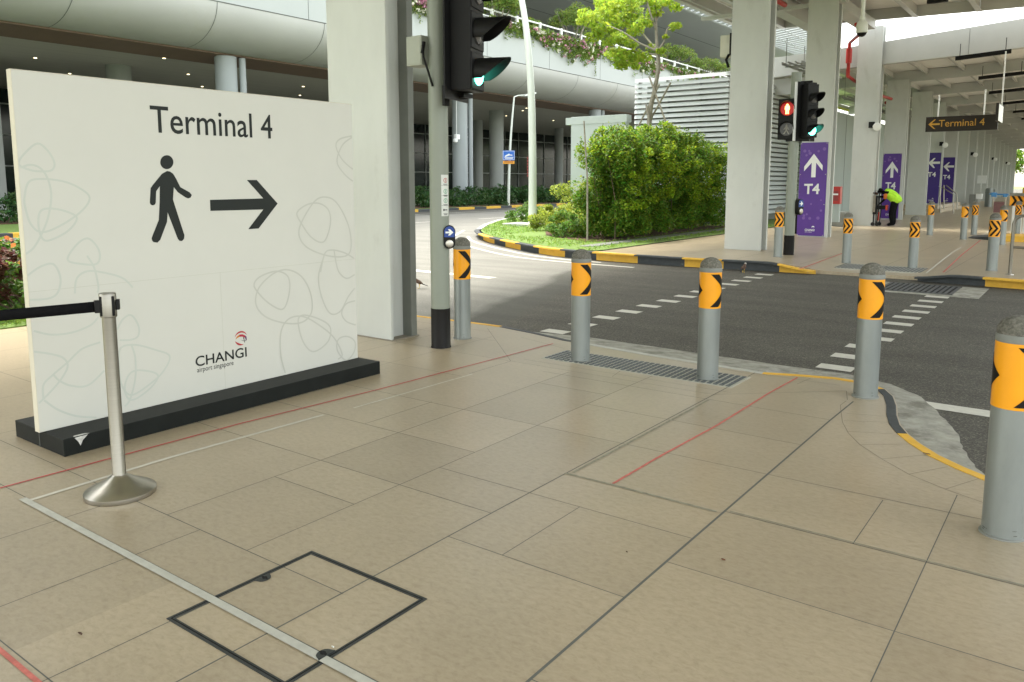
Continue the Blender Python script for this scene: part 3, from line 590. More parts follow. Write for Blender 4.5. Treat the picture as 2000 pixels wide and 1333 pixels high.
# cable trays
for x, y0, y1, z, lb in [(-7.7, 24.5, 29, 5.05, 'cable tray hanging left of the worker column near the red pipe'), (-7.7, 31.5, 36, 4.65, 'cable tray hanging between the worker column and the second T4 banner column'), (-7.75, 37.2, 42, 4.6, 'cable tray hanging behind the second T4 banner column')]:
    t2 = thing('cable_tray', lb, 'cable tray', (x, y0, z), 'cable trays beside the columns')
    q = MB(); q.box(x-.3, x-.28, y0, y1, z, z+.08); q.box(x+.28, x+.3, y0, y1, z, z+.08)
    for k in range(int((y1-y0)/.4)): q.box(x-.28, x+.28, y0+.1+k*.4, y0+.14+k*.4, z, z+.02)
    q.tube([(x-.1, y0, z+.06), (x-.05, y1, z+.06)], .03, 6); q.tube([(x+.1, y0, z+.06), (x+.08, y1, z+.06)], .02, 6); link('tray', q, M_greyp, t2, smooth=False)
    for k in (.1, .5, .9):
        q = MB(); yy = y0+(y1-y0)*k
        for dx in (-.31, .31): q.tube([(x+dx, yy, z), (x+dx, yy, 5.9)], .012, 5)
        q.box(x-.33, x+.33, yy-.02, yy+.02, z-.03, z-.001); link('hanger', q, M_greyp, t2, smooth=False)

# --- walkway canopy
t = thing('walkway_canopy', 'long ribbed canopy over the far walkway, running into the distance', 'canopy', (-3, 31, 5.6))
BY = [30.9]+[36.6+6.1*k for k in range(14)]
ZB = [(-13.0, 5.42), (-10.5, 5.50), (-9.2, 5.60), (-8, 5.66), (-5, 5.72), (-2.3, 5.86), (2.5, 6.1)]
zb = lambda x: float(np.interp(x, [p[0] for p in ZB], [p[1] for p in ZB]))
for i, y in enumerate(BY):
    off = -.02*0; q = MB(); xl = -10.9 if i == 0 else -12
    xs_ = [xl, -9, -6.5, -4, -1.5, .6]
    for a, b in zip(xs_, xs_[1:]):
        if i == 0:
            tp = lambda x: 6.25+(x+10.5)*.04+max(0, x+8)*.035
            q.hexa([(a, y, zb(a)), (b, y, zb(b)), (b, y+.3, zb(b)), (a, y+.3, zb(a)), (a, y, tp(a)), (b, y, tp(b)), (b, y+.3, tp(b)), (a, y+.3, tp(a))])
        else: sheet(q, a, b, y, y+.18, zb(a)-.02, zb(b)-.02, .42)
    link('cross_beam', q, M_steelw, t, smooth=False)
    if i == 0:
        
        for sx0, zt_ in ((-7.0, 6.35), (-3.9, 6.6)): q = MB(); q.box(sx0, sx0+.01, y-.006, y, zb(sx0)+.01, zt_); link('beam_seam', q, M_seam, t, smooth=False)
PXs = [-12, -11, -9.9, -8.6, -7.3, -6.0, -4.7, -3.4, -2.1, -.8, .5]
for (ya, yb) in zip(BY, BY[1:]+[BY[-1]+6]):
    for x in PXs:
        q = MB(); q.box(x-.045, x+.045, ya+.3, yb, zb(x)+.20, zb(x)+.215); q.box(x-.006, x+.006, ya+.3, yb, zb(x)+.215, zb(x)+.42); link('purlin', q, M_steelw, t, smooth=False)
q = MB()
for a, b in zip(PXs, PXs[1:]+[.7]): sheet(q, a, b, 31.2, 128, zb(a)+.43, zb(b)+.43, .05)
link('roof_sheet', q, M_roofp, t, smooth=False)
q = MB(); q.box(.7, .85, 31, 128, 5.9, 6.45); link('edge_fascia', q, M_steelw, t, smooth=False)
# downstand bulkhead behind the columns (left side rear wall band)
q = MB(); q.box(-12, -8.75, 31.3, 31.5, 4.9, 5.5); link('downstand', q, M_steelw, t, smooth=False)

# --- tube lights
for i in range(9):
    y = 30.0+6.1*i; x0, x1 = (-4.15, -2.6) if i < 2 else (-4.4, -2.85); z = 5.50
    t = thing('tube_light', 'black linear ceiling light of the far walkway, %s from the camera' % ['nearest', 'second', 'third', 'fourth', 'fifth', 'sixth', 'seventh', 'eighth', 'farthest'][i], 'ceiling light', ((x0+x1)/2, y, z), 'black linear lights under the walkway canopy')
    q = MB(); q.hexa([(x0, y, z), (x1, y, z+.09), (x1, y+.10, z+.09), (x0, y+.10, z), (x0, y, z+.13), (x1, y, z+.22), (x1, y+.10, z+.22), (x0, y+.10, z+.13)]); link('housing', q, M_black, t, smooth=False)
    for k in (.08, .9): q = MB(); xx = x0+(x1-x0)*k; q.tube([(xx, y+.05, z+.10+.09*k), (xx, y+.05, zb(xx)+.25)], .012, 6); link('hanger', q, M_black, t)
t = thing('tube_light', 'black linear light under the near canopy at the top edge of the photo', 'ceiling light', (-4, 24, 6.4)); q = MB(); a = PY(1810, 4, 24); b = PY(1851, 1, 24); q.box(a[0], b[0], 24, 24.12, a[1]-.04, a[1]+.05); link('housing', q, M_black, t, smooth=False)
q = MB(); q.tube([((a[0]+b[0])/2, 24.06, a[1]), ((a[0]+b[0])/2, 24.06, 6.8)], .012, 6); link('hanger', q, M_black, t)

# --- rear wall of the walkway (blue-grey panels between the columns)
t = thing('walkway_wall', 'blue grey panelled wall behind the walkway columns', 'wall', (-9, 33, 0))
q = MB(); q.box(-9.2, -9.0, 33.2, 47, 0, 4.45); link('panels', q, M_wallb, t, smooth=False)
q = MB()
for k in range(7): q.box(-9.0, -8.992, 34.4+k*2, 34.42+k*2, .1, 4.4)
link('panel_joint', q, M_seam, t, smooth=False)
q = MB(); q.box(-9.0, -8.85, 33.2, 47, 0, .12); link('skirting', q, M_greyp, t, smooth=False)
q = MB(); q.box(-14, -9.2, 47, 47.2, 0, 4.3); q.box(-10.2, -10.0, 56, 125, 0, 5.6); link('panels', q, M_wallb, t, smooth=False)
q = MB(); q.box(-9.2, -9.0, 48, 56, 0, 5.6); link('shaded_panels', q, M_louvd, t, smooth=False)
# yellow-green linear lights on the wall head
for y0, y1, lb in [(34.0, 36.3, 'row of yellow green light strips above the wall left of the worker column'), (38.2, 40.6, 'yellow green light strip between worker column and second T4 banner')]:
    q = MB(); q.hexa([(-8.95, y0, 4.55), (-8.88, y0, 4.55), (-8.88, y1, 4.55), (-8.95, y1, 4.55), (-8.95, y0, 4.63), (-8.88, y0, 4.63), (-8.88, y1, 4.63), (-8.95, y1, 4.63)])
    tag(link('light_strip', q, mat('lime_strip', (.5, .6, .05), .5, .2, 30)), lb, 'light strip')

# --- louvred enclosure
t = thing('louvre_enclosure', 'tall white louvred plant enclosure behind the hedge', 'enclosure', (-12, 29, 0))
YF, XR, XL = 26.5, -10.4, -13.95; zt = 5.25
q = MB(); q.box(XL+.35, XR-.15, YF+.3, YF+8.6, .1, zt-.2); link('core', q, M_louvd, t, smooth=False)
n_l = 27
for k in range(n_l):
    z = .35+k*(zt-.45)/(n_l-1); q = MB()
    # slanted blade along the front, one blade along the side
    for (p0, p1, nx_, ny_) in (((XL, YF), (XR, YF), 0, -1), ((XR, YF), (XR, YF+9), 1, 0)):
        a = Vector((*p0, z)); b = Vector((*p1, z)); nrm = Vector((nx_, ny_, 0))
        q.hexa([a+nrm*.02, b+nrm*.02, b-nrm*.10+Vector((0, 0, .02)), a-nrm*.10+Vector((0, 0, .02)), a-nrm*.03+Vector((0, 0, .125)), b-nrm*.03+Vector((0, 0, .125)), b-nrm*.10+Vector((0, 0, .135)), a-nrm*.10+Vector((0, 0, .135))])
    link('louvre_blade', q, M_louv, t, smooth=False)
for x in (XL+.1, -12.75, -11.55, XR-.1): q = MB(); q.box(x-.035, x+.035, YF+.15, YF+.29, .1, zt); link('mullion', q, M_greyp, t, smooth=False)
for y in (YF+3, YF+6, YF+8.9): q = MB(); q.box(XR-.28, XR-.15, y-.035, y+.035, .1, zt-.1); link('mullion', q, M_greyp, t, smooth=False)
# --- white wall with a cap
t = thing('white_wall', 'plain white wall with projecting cap left of the louvred enclosure', 'wall', (-14.7, 25.6, 0))
q = MB(); q.box(PY(1115, 300, 25.95)[0], -14.0, 25.95, 26.2, .05, 4.0); link('wall_body', q, M_wallw, t, smooth=False)
zt4 = PY(1105, 231, 25.93)[1]; xl4 = PY(1105, 231, 25.93)[0]
q = MB(); q.box(xl4, -13.96, 25.93, 26.3, zt4-.26, zt4); link('cap', q, M_wallw, t, smooth=False)
q = MB(); q.box(-14.95, -14.935, 25.944, 25.95, .1, 4.0-.2); link('wall_joint', q, M_seam, t, smooth=False)

# ================================================================== TERMINAL BUILDING
t = thing('terminal_building', 'long terminal building with curved pale fascia, planted deck and round columns', 'building', (-34, 40, 0))
XB = -32.0; Y0, Y1 = -20, 150
q = MB(); q.box(XB-.35, XB, Y0, Y1, 9.50, 11.9); link('planter_wall', q, M_fasc, t, smooth=False)
prof = [(XB-.02, 9.46)]+[(XB-2.6+2.58*math.cos(a), 9.46-1.72*math.sin(a)) for a in np.linspace(0.02, math.pi/2, 12)]
q = MB(); vs = []
for x, z in prof: vs += [(x, Y0, z), (x, Y1, z)]
q.add(vs, [(2*i, 2*i+1, 2*i+3, 2*i+2) for i in range(len(prof)-1)]); q.box(XB-3.2, XB-.03, Y0, Y1, 9.47, 9.49); link('bullnose', q, M_bull, t)
q = MB(); q.box(XB-.3, XB+.004, Y0, Y1, 9.465, 9.50); link('fascia_seam', q, M_seam, t, smooth=False)
q = MB(); ys = [15.5+6.05*k for k in range(-5, 22)]
for y in ys:
    pr = [(x+.006, z-.004) for x, z in prof]; q.add([v for x, z in pr for v in ((x, y-.018, z), (x, y+.018, z))], [(2*i, 2*i+1, 2*i+3, 2*i+2) for i in range(len(pr)-1)])
for k in range(-4, 20): y = 19.5+7.1*k; q.box(XB, XB+.006, y-.015, y+.015, 9.5, 11.9)
link('panel_seam', q, M_seam, t)
q = MB(); q.hexa([(XB-4.3, Y0, 7.42), (XB-2.55, Y0, 7.66), (XB-2.55, Y1, 7.66), (XB-4.3, Y1, 7.42), (XB-4.3, Y0, 7.6), (XB-2.55, Y0, 7.75), (XB-2.55, Y1, 7.75), (XB-4.3, Y1, 7.6)]); link('brown_strip', q, M_wood, t, smooth=False)
q = MB(); q.box(-66, XB-4.3, Y0, Y1, 7.62, 7.9); link('soffit', q, M_soff, t, smooth=False)
q = MB(); q.box(-66, XB-.36, Y0, Y1, 10.6, 10.9); link('deck', q, M_concb, t, smooth=False)
for k in range(-2, 6):
    y = 23.8+17.7*k; x = -34.9
    q = MB(); q.lathe([(.52, 0), (.52, 7.6)], (x, y, .03), 28); c_ = link('column', q, M_bcol, t)
    q = MB(); q.lathe([(.16, 0), (.16, 7.58)], (x+.35, y+.70, .03), 14)
    for z in (1.6, 3.2, 4.8, 6.4): q.lathe([(.175, 0), (.175, .06)], (x+.35, y+.70, z), 14)
    link('downpipe', q, M_bcol, c_)
for x, y, r in [(-42, 22.2, .62), (-42, 39, .62), (-42, 54.8, .62), (-42, 73, .62), (-50, 62.2, .5), (-50, 76.9, .5), (-50, 30, .5), (-50, 46, .5), (-42, 5, .62)]:
    q = MB(); q.lathe([(r, 0), (r, 7.6)], (x, y, .03), 24); link('inner_column', q, M_bcold, t)
q = MB(); q.box(-58.2, -58, Y0, Y1, 0, 7.7); link('glass_facade', q, M_glass, t, smooth=False)
q = MB()
for k in range(60): y = Y0+2+k*2.8; q.box(-58, -57.9, y, y+.07, 0, 7.7)
for z in (2.6, 4.6, 6.6): q.box(-57.9, -57.85, Y0, Y1, z, z+.09)
link('mullions', q, M_bcold, t, smooth=False)
# upper storey wall, big roof and its glass eaves
q = MB(); q.box(-60, -59.7, Y0, Y1, 10.9, 20); link('upper_wall', q, mat('upper_wall', (.2, .19, .16), .6), t, smooth=False)
q = MB(); q.hexa([(-66, Y0, 20.2), (-36.4, Y0, 19.4), (-36.4, Y1, 19.4), (-66, Y1, 20.2), (-66, Y0, 21.4), (-36.4, Y0, 20), (-36.4, Y1, 20), (-66, Y1, 21.4)]); link('upper_roof', q, M_fasc, t, smooth=False)
q = MB()
for k in range(4): q.box(-60, -29, 0, .01, 0, .01) if False else None
for x in (-43, -50): q.box(x, x+.12, Y0, Y1, 19.4+(-36.4-x)*.027-.01, 19.5+(-36.4-x)*.027)
link('roof_joint', q, M_seam, t, smooth=False)
q = MB()
for k in range(130): y = Y0+k*1.3; q.hexa([(-36.4, y, 19.55), (-30.7, y, 20.15), (-30.7, y+.95, 20.15), (-36.4, y+.95, 19.55), (-36.4, y, 19.62), (-30.7, y, 20.22), (-30.7, y+.95, 20.22), (-36.4, y+.95, 19.62)])
link('eaves_blades', q, M_louv, t, smooth=False)['kind'] = 'stuff'
for x in (-36.3, -34.5, -32.5, -30.7): q = MB(); zz = 19.55+(x+36.4)*.105; q.box(x-.05, x+.05, Y0, Y1, zz-.1, zz-.01); link('eaves_rail', q, M_louv, t, smooth=False)
# white railing on the planter wall
for z, h in ((12.42, .09), (12.02, .06)):
    q = MB(); q.box(XB-.28, XB-.18, Y0, Y1, z, z+h); link('railing_bar', q, M_white, t, smooth=False)
for k in range(-10, 38): y = 41.6+2.72*k; q = MB(); q.box(XB-.30, XB-.16, y-.09, y+.09, 11.9, 12.56); link('railing_post', q, M_white, t, smooth=False)
# downlights in the soffit
for x, y in [(-42.6, 18.4), (-37.6, 22.2), (-42, 26.2), (-46.6, 30), (-37, 30.1), (-41.4, 33.8), (-45.7, 37), (-47.1, 22.1), (-35.8+-1.2, 45.5), (-38.5, 54.3), (-44.4, 59.4), (-40.1, 56), (-43.9, 66.5), (-40, 48), (-45, 50)]:
    q = MB(); q.lathe([(.075, 0), (.075, .02)], (x, y, 7.602), 12); link('downlight', q, M_dlight, t)
# wall block at the far left under the soffit
q = MB(); q.box(-47, -44, -16, 17.2, 0, 6.9); link('core_wall', q, M_bcold, t, smooth=False)
# ================================================================== THINGS
# --- the big white direction sign
XS = -4.87; YA, YBr, ZT, ZB0 = 1.972, 4.452, 2.168, .104
t = thing('direction_sign', 'large white Terminal 4 direction sign with walking figure and arrow on a black plinth', 'sign', (XS, 3.2, 0))
q = MB(); q.box(XS-.05, XS, YA, YBr, ZB0, ZT); q.mi = 0
pn = link('panel', q, M_panel, t, smooth=False, bevel=.003)
q = MB(); q.box(XS-.0535, XS+.0005, YA-.002, YA, ZB0, ZT); q.box(XS-.0535, XS, YA-.002, YBr, ZT, ZT+.003); link('edge_band', q, M_paneledge, t, smooth=False)
q = MB(); q.box(-5.26, -4.63, 1.995, 4.47, 0, ZB0); link('plinth', q, M_plinth, t, smooth=False, bevel=.004)
q = MB(); q.box(-4.935, -4.932, 1.992, 1.995, .0, ZB0); link('plinth_joint', q, M_joint, t, smooth=False)
# torn tape on the plinth
q = MB(); q.prism([(-4.629, 2.055, .098), (-4.629, 2.13, .100), (-4.629, 2.10, .075), (-4.629, 2.085, .045), (-4.629, 2.075, .07)], (.0015, 0, 0)); q.prism([(-4.63, 2.05, .1045), (-4.63, 2.14, .1045), (-4.65, 2.12, .1045), (-4.65, 2.06, .1045)], (0, 0, .001)); link('torn_tape', q, M_water, t, smooth=False)
def P(px, py, off=.0012): y, z = PX(px, py, XS); return (XS+off, y, z)
def P25(pts, oy=0, off=.0012): return [P(a/2.5, b/2.5+oy, off) for a, b in pts]
q = MB(); q.prism(P25([(815, 836), (790, 850), (745, 905), (735, 920), (731, 990), (735, 1000), (745, 1004), (756, 1000), (760, 990), (762, 935), (780, 910), (779, 985), (775, 1075), (745, 1150), (740, 1165), (743, 1177), (750, 1183), (768, 1186), (782, 1172), (815, 1085), (818, 1038), (868, 1168), (876, 1177), (888, 1178), (898, 1168), (900, 1150), (855, 1010), (844, 975), (848, 915), (868, 940), (905, 965), (918, 970), (930, 966), (936, 953), (925, 940), (880, 915), (860, 875), (845, 850), (830, 839)]), (.0006, 0, 0)); link('figure_body', q, M_ink, t, smooth=False)
q = MB(); q.prism(P25([(814+32*math.cos(a), 793+34*math.sin(a)) for a in np.linspace(2*math.pi, 0, 28, endpoint=False)]), (.0006, 0, 0)); link('figure_head', q, M_ink, t, smooth=False)
q = MB(); q.prism(P25([(1025, 977), (1027, 1031), (1285, 1024), (1212, 1120), (1262, 1117), (1355, 995), (1253, 880), (1205, 880), (1285, 970)]), (.0006, 0, 0)); link('arrow', q, M_ink, t, smooth=False)
a = P(295, 260); b = P(532, 260); zc1 = P(306, 260)[2]; hcap = P(308, 218)[2]-P(306, 260)[2]
textmesh('lettering', 'Terminal 4', M_ink, t, (XS, a[1], (P(306, 259.5)[2]+P(525, 270)[2])/2), (0, 1, 0), (0, 0, 1), height=.175, width=b[1]-a[1], bold=.006, depth=.0015)
a = P(382, 716); b = P(482, 697); textmesh('logo_lettering', 'CHANGI', M_ink, t, (XS, a[1], (a[2]+b[2])/2), (0, 1, 0), (0, 0, 1), height=.072, width=b[1]-a[1], bold=.012, depth=.0015)
a = P(385, 728); b = P(456, 713); textmesh('logo_small_lettering', 'airport singapore', M_ink, t, (XS, a[1], (a[2]+b[2])/2), (0, 1, 0), (0, 0, 1), height=.036, width=b[1]-a[1], depth=.0015)
def ringarc(mbx, c, r0, r1, a0, a1, off, sx=1, tw=1., n=14):
    # crescent that swells in the middle
    up_, dn = [], []
    for i in range(n+1):
        u = i/n; a = a0+(a1-a0)*u; w = math.sin(math.pi*min(1, max(0, u)))**.8*(r1-r0)*tw; up_.append((c[0]+r1*math.cos(a)*sx, c[1]+r1*math.sin(a))); dn.append((c[0]+(r1-w)*math.cos(a)*sx, c[1]+(r1-w)*math.sin(a)))
    vs = [(XS+off, *p) for p in up_]+[(XS+off, *p) for p in dn]
    mbx.add(vs, [(i, i+1, n+2+i, n+1+i) for i in range(n)])
c = P(470.5, 661)[1:]; R0 = .052
for (a0, a1, th, m, off, nm) in [(.3, 2.9, .012, mat('logo_red', (.42, .03, .04), .5), .0012, 'logo_arc'), (3.4, 5.1, .014, mat('logo_red', (0, 0, 0)), .0012, 'logo_arc')]:
    q = MB(); ringarc(q, c, R0-th, R0, a0, a1, off); link(nm, q, m, t, smooth=False)
for (pts, m) in [([(-.046, -.002), (-.034, .018), (-.012, .028), (-.012, .012), (-.03, .006)], mat('logo_orange', (.55, .20, .03), .5)), ([(-.012, .028), (.012, .027), (.034, .016), (.034, -.002), (.012, .010), (-.012, .012)], mat('logo_crimson', (.42, .02, .05), .5)), ([(.034, .016), (.046, .004), (.047, -.018), (.04, -.026), (.034, -.002)], mat('logo_violet', (.10, .03, .12), .5)), ([(.018, .004), (.024, .006), (.031, -.036), (.027, -.036)], M_ink), ([(-.008, -.010), (.02, -.020), (.04, -.022), (.04, -.0265), (.018, -.024)], mat('logo_grey', (.2, .19, .2), .5))]:
    q = MB(); q.prism([(XS+.0012, c[0]+x, c[1]+z) for x, z in pts[::-1]], (.0004, 0, 0)); link('logo_band', q, m, t, smooth=False)
LOOPS = [([(90, 800), (130, 740), (185, 702), (235, 740), (265, 795), (255, 830), (215, 838), (150, 832)], 1, 0), ([(100, 820), (150, 806), (200, 825), (235, 880), (250, 960), (235, 1060), (205, 1140), (165, 1210), (124, 1242)], 0, 0), ([(120, 960), (140, 890), (200, 875), (300, 885), (380, 915), (437, 965), (400, 1030), (300, 1100), (205, 1135), (150, 1095), (122, 1010)], 1, 0), ([(187, 1090), (200, 1030), (260, 1020), (340, 1040), (375, 1070), (330, 1130), (240, 1175), (203, 1160)], 1, 0), ([(330, 1270), (370, 1200), (425, 1165), (470, 1200), (488, 1250), (470, 1290), (400, 1290)], 1, 0),
    ([(136, 215), (230, 210), (280, 182), (295, 110), (262, 42), (200, 52), (132, 98)], 0, 500), ([(365, 185), (375, 110), (430, 75), (520, 85), (600, 110), (648, 155)], 0, 500), ([(425, 0), (460, 60), (480, 150), (475, 180)], 0, 500), ([(572, 360), (600, 310), (640, 290), (675, 340), (675, 390), (640, 410), (585, 412)], 0, 500), ([(165, 367), (250, 385), (350, 375), (440, 340), (480, 300)], 0, 500), ([(580, 520), (590, 450), (660, 435), (760, 460), (828, 490), (800, 560), (740, 620), (640, 680), (590, 620)], 1, 500), ([(212, 700), (212, 630), (260, 580), (330, 520), (400, 455), (490, 422)], 0, 500), ([(165, 468), (250, 480), (310, 500), (330, 540), (300, 600), (250, 660), (190, 720)], 0, 500), ([(258, 577), (290, 610), (350, 635), (430, 632), (510, 560)], 0, 500), ([(610, 630), (640, 570), (700, 560), (770, 582), (740, 640), (660, 700), (620, 690)], 1, 500), ([(640, 430), (660, 500), (660, 600), (635, 700), (610, 735)], 0, 500), ([(215, 705), (280, 750), (370, 782), (470, 790)], 0, 500)]
LOOPR = [([(1717, 665), (1660, 680), (1640, 715), (1670, 780), (1722, 828)], 0, 0), ([(1717, 672), (1670, 712), (1645, 790), (1680, 850), (1722, 886)], 0, 0), ([(1450, 1040), (1500, 1000), (1560, 995), (1605, 1030), (1612, 1100), (1580, 1182), (1520, 1160), (1470, 1090)], 1, 0), ([(1600, 965), (1650, 1000), (1700, 1100), (1714, 1200), (1690, 1250), (1600, 1250), (1500, 1210), (1460, 1150), (1475, 1080), (1540, 980)], 1, 0), ([(1565, 1330), (1585, 1240), (1620, 1222), (1680, 1235), (1727, 1262)], 0, 0),
    ([(1240, 140), (1270, 102), (1345, 76), (1400, 95), (1415, 150), (1400, 230), (1372, 262), (1310, 230), (1260, 180)], 1, 500), ([(1400, 68), (1470, 100), (1515, 180), (1522, 270), (1480, 322), (1400, 330), (1300, 300), (1250, 240), (1262, 160), (1330, 90)], 1, 500), ([(1582, 0), (1555, 100), (1570, 200), (1610, 280), (1660, 272), (1700, 200), (1732, 158)], 0, 500), ([(1630, -30), (1650, 70), (1690, 110), (1731, 92)], 0, 500), ([(1455, 322), (1480, 290), (1560, 310), (1612, 350), (1600, 420), (1530, 468), (1480, 420)], 1, 500), ([(1392, 572), (1370, 480), (1372, 370), (1410, 308), (1480, 297), (1560, 340), (1630, 400), (1670, 480), (1650, 505)], 0, 500), ([(1662, 400), (1700, 395), (1732, 420), (1728, 470), (1690, 510), (1650, 470), (1645, 425)], 1, 500), ([(1733, 220), (1690, 235), (1668, 280), (1690, 320), (1736, 338)], 0, 500)]
ll = 0
for LL, m in ((LOOPS, M_loop), (LOOPR, M_loopg)):
    for pts, cl, oy in LL:
        ll += 1; off = .0006+.00003*ll; cc = catmull(pts, cl, 7)
        W3 = [Vector(P(a/2.5, (b/2.5+(200 if oy else 0)*1.0 if False else (b+0)/2.5+oy*1.0), off)) for a, b in cc]
        n = len(W3); vs = []
        for i, p in enumerate(W3):
            tv = (W3[(i+1) % n if cl else min(i+1, n-1)]-W3[i-1 if (cl or i) else 0]); tv.normalize(); nr = Vector((0, -tv.z, tv.y))*.0058
            vs += [p-nr, p+nr]
        vs = [(v[0], min(max(v[1], YA+.003), YBr-.003), v[2]) for v in vs]
        q = MB(); q.add(vs, [(2*i, 2*i+2, 2*i+3, 2*i+1) for i in range(n-1)]); link('printed_loop', q, m, t, smooth=False)
q = MB(); q.box(XS, XS+.0004, YA, YBr, .93, .9325); q.box(XS, XS+.0004, 3.2, 3.2025, ZB0, .93); link('print_seam', q, mat('print_seam', (.5, .505, .43), .5), t, smooth=False)

# --- stanchion with belt
sx_, sy2 = -3.85, 1.91
t = thing('belt_stanchion', 'brushed steel belt stanchion with round base in front of the white sign', 'stanchion', (sx_, sy2, 0))
q = MB(); q.lathe([(.150, 0), (.1655, .002), (.1665, .006), (.1665, .024), (.163, .028), (.120, .050), (.075, .073), (.048, .092), (.035, .102), (.034, .104)], (sx_, sy2, 0), 64); link('base', q, M_steel2, t)
q = MB(); q.lathe([(.0335, .10), (.0315, .104), (.0315, .905)], (sx_, sy2, 0), 40); link('pole', q, M_steel, t)
q = MB(); q.lathe([(.036, .90), (.0385, .903), (.0385, 1.013), (.036, 1.018), (.02, 1.018)], (sx_, sy2, 0), 40); hd = link('head', q, M_steel, t)
tocam = math.atan2(-sy2, -sx_)
def slotbox(ang, w, z0, z1, r0, r1, m, nm, par):
    d = Vector((math.cos(ang), math.sin(ang), 0)); s_ = Vector((-d.y, d.x, 0)); c0 = Vector((sx_, sy2, 0)); q = MB()
    def pt(r, a, z): return c0+d*r+s_*a+Vector((0, 0, z))
    q.hexa([pt(r0, -w, z0), pt(r1, -w*.8, z0), pt(r1, w*.8, z0), pt(r0, w, z0), pt(r0, -w, z1), pt(r1, -w*.8, z1), pt(r1, w*.8, z1), pt(r0, w, z1)]); link(nm, q, m, par, bevel=.003)
for da in (-.95, .62, 2.19, 3.76): slotbox(tocam+da, .008, .908, 1.005, .030, .043, M_black, 'slot', hd)
slotbox(tocam-1.45, .02, .925, .985, .036, .060, M_black, 'belt_clip', hd); slotbox(tocam+1.45, .02, .935, .985, .036, .052, M_black, 'belt_clip', hd)
aL = tocam-1.45; e0 = Vector((sx_+.055*math.cos(aL), sy2+.055*math.sin(aL), .955))
# belt runs to the left, out of the picture
q = MB(); e1 = Vector((-5.5, .12, .89)); pts = [e0.lerp(e1, k/14)+Vector((0, 0, -.035*math.sin(math.pi*k/14))) for k in range(15)]; vs = []
for i, p in enumerate(pts): vs += [p+Vector((0, 0, -.026)), p+Vector((0, 0, .026))]
q.add(vs, [(2*i, 2*i+2, 2*i+3, 2*i+1) for i in range(14)])
b_ = link('barrier_belt', q, M_belt); tag(b_, 'black webbing barrier belt stretched left from the steel stanchion', 'belt'); so = b_.modifiers.new('s', 'SOLIDIFY'); so.thickness = .003

# --- bollards
def bollard_proto(dense, rdir):
    t = thing('bollard', 'x', 'bollard', (0, 0, 0), 'striped steel bollards round the crossing')
    r = .083; q = MB(); q.lathe([(r, 0), (r, .872)], n=36); link('pipe', q, M_galv, t)
    q = MB(); q.lathe([(r+.010, 0), (r+.010, .006), (r+.002, .010)], n=36); link('foot_seal', q, M_cap if False else M_greyp, t)
    q = MB(); rs = random.Random(9+dense)
    for k in range(14):
        a0 = rs.uniform(0, 6.28); z0 = .012+abs(rs.gauss(0, .05)); da = rs.uniform(.04, .35); dz = rs.uniform(.0015, .004); n0 = len(q.v)
        q.arcsheet(r+.0012+.0001*k, a0, a0+da, z0, z0+dz, 3)
        q.v[n0:] = [(x, y, z+rs.uniform(-.0015, .0015)) for x, y, z in q.v[n0:]]
    link('scuff_marks', q, mat('scuff_grime', (.10, .105, .095), .8, .5, 60), t)
    q = MB(); q.lathe([(r+.0025, .585), (r+.0025, .872)], n=36); sl = link('reflective_sleeve', q, M_orange, t)
    q = MB(); z0, z1 = .598, .858; rr = r+.0045
    if dense: ch = [(k*2*math.pi/6, math.pi/6.4, 1.15) for k in range(6)]
    else: ch = [(0, .80, 1.48), (-3.02, .80, 1.48)]
    for tip, wd, amp in ch:
        n = 28
        for i in range(n):
            for (ta, tb) in ((i/n, (i+1)/n),):
                def ang(u): return tip-amp*abs(2*u-1)
                za, zb_ = z0+(z1-z0)*ta, z0+(z1-z0)*tb; vs = []; m_ = 6
                for j in range(m_+1):
                    a0 = ang(ta)-wd*(1-j/m_); a1 = ang(tb)-wd*(1-j/m_); vs += [(rr*math.cos(a0), rr*math.sin(a0), za), (rr*math.cos(a1), rr*math.sin(a1), zb_)]
                q.add(vs, [(2*j, 2*j+2, 2*j+3, 2*j+1) for j in range(m_)])
    link('chevrons', q, M_bk, sl)
    q = MB(); q.lathe([(r+.003, .872), (r+.004, .876), (r+.004, .902), (r+.001, .906)], n=36); link('collar', q, M_collar, t)
    q = MB(); pr = [(r+.001, .904), (r+.001, .915)]+[((r+.001)*math.cos(a), .915+.072*math.sin(a)) for a in np.linspace(.1, 1.5, 10)]; q.lathe(pr, n=40); link('domed_cap', q, M_cap, t)
    return t
BP = {0: bollard_proto(False, 0), 1: bollard_proto(True, 0)}; used = set()
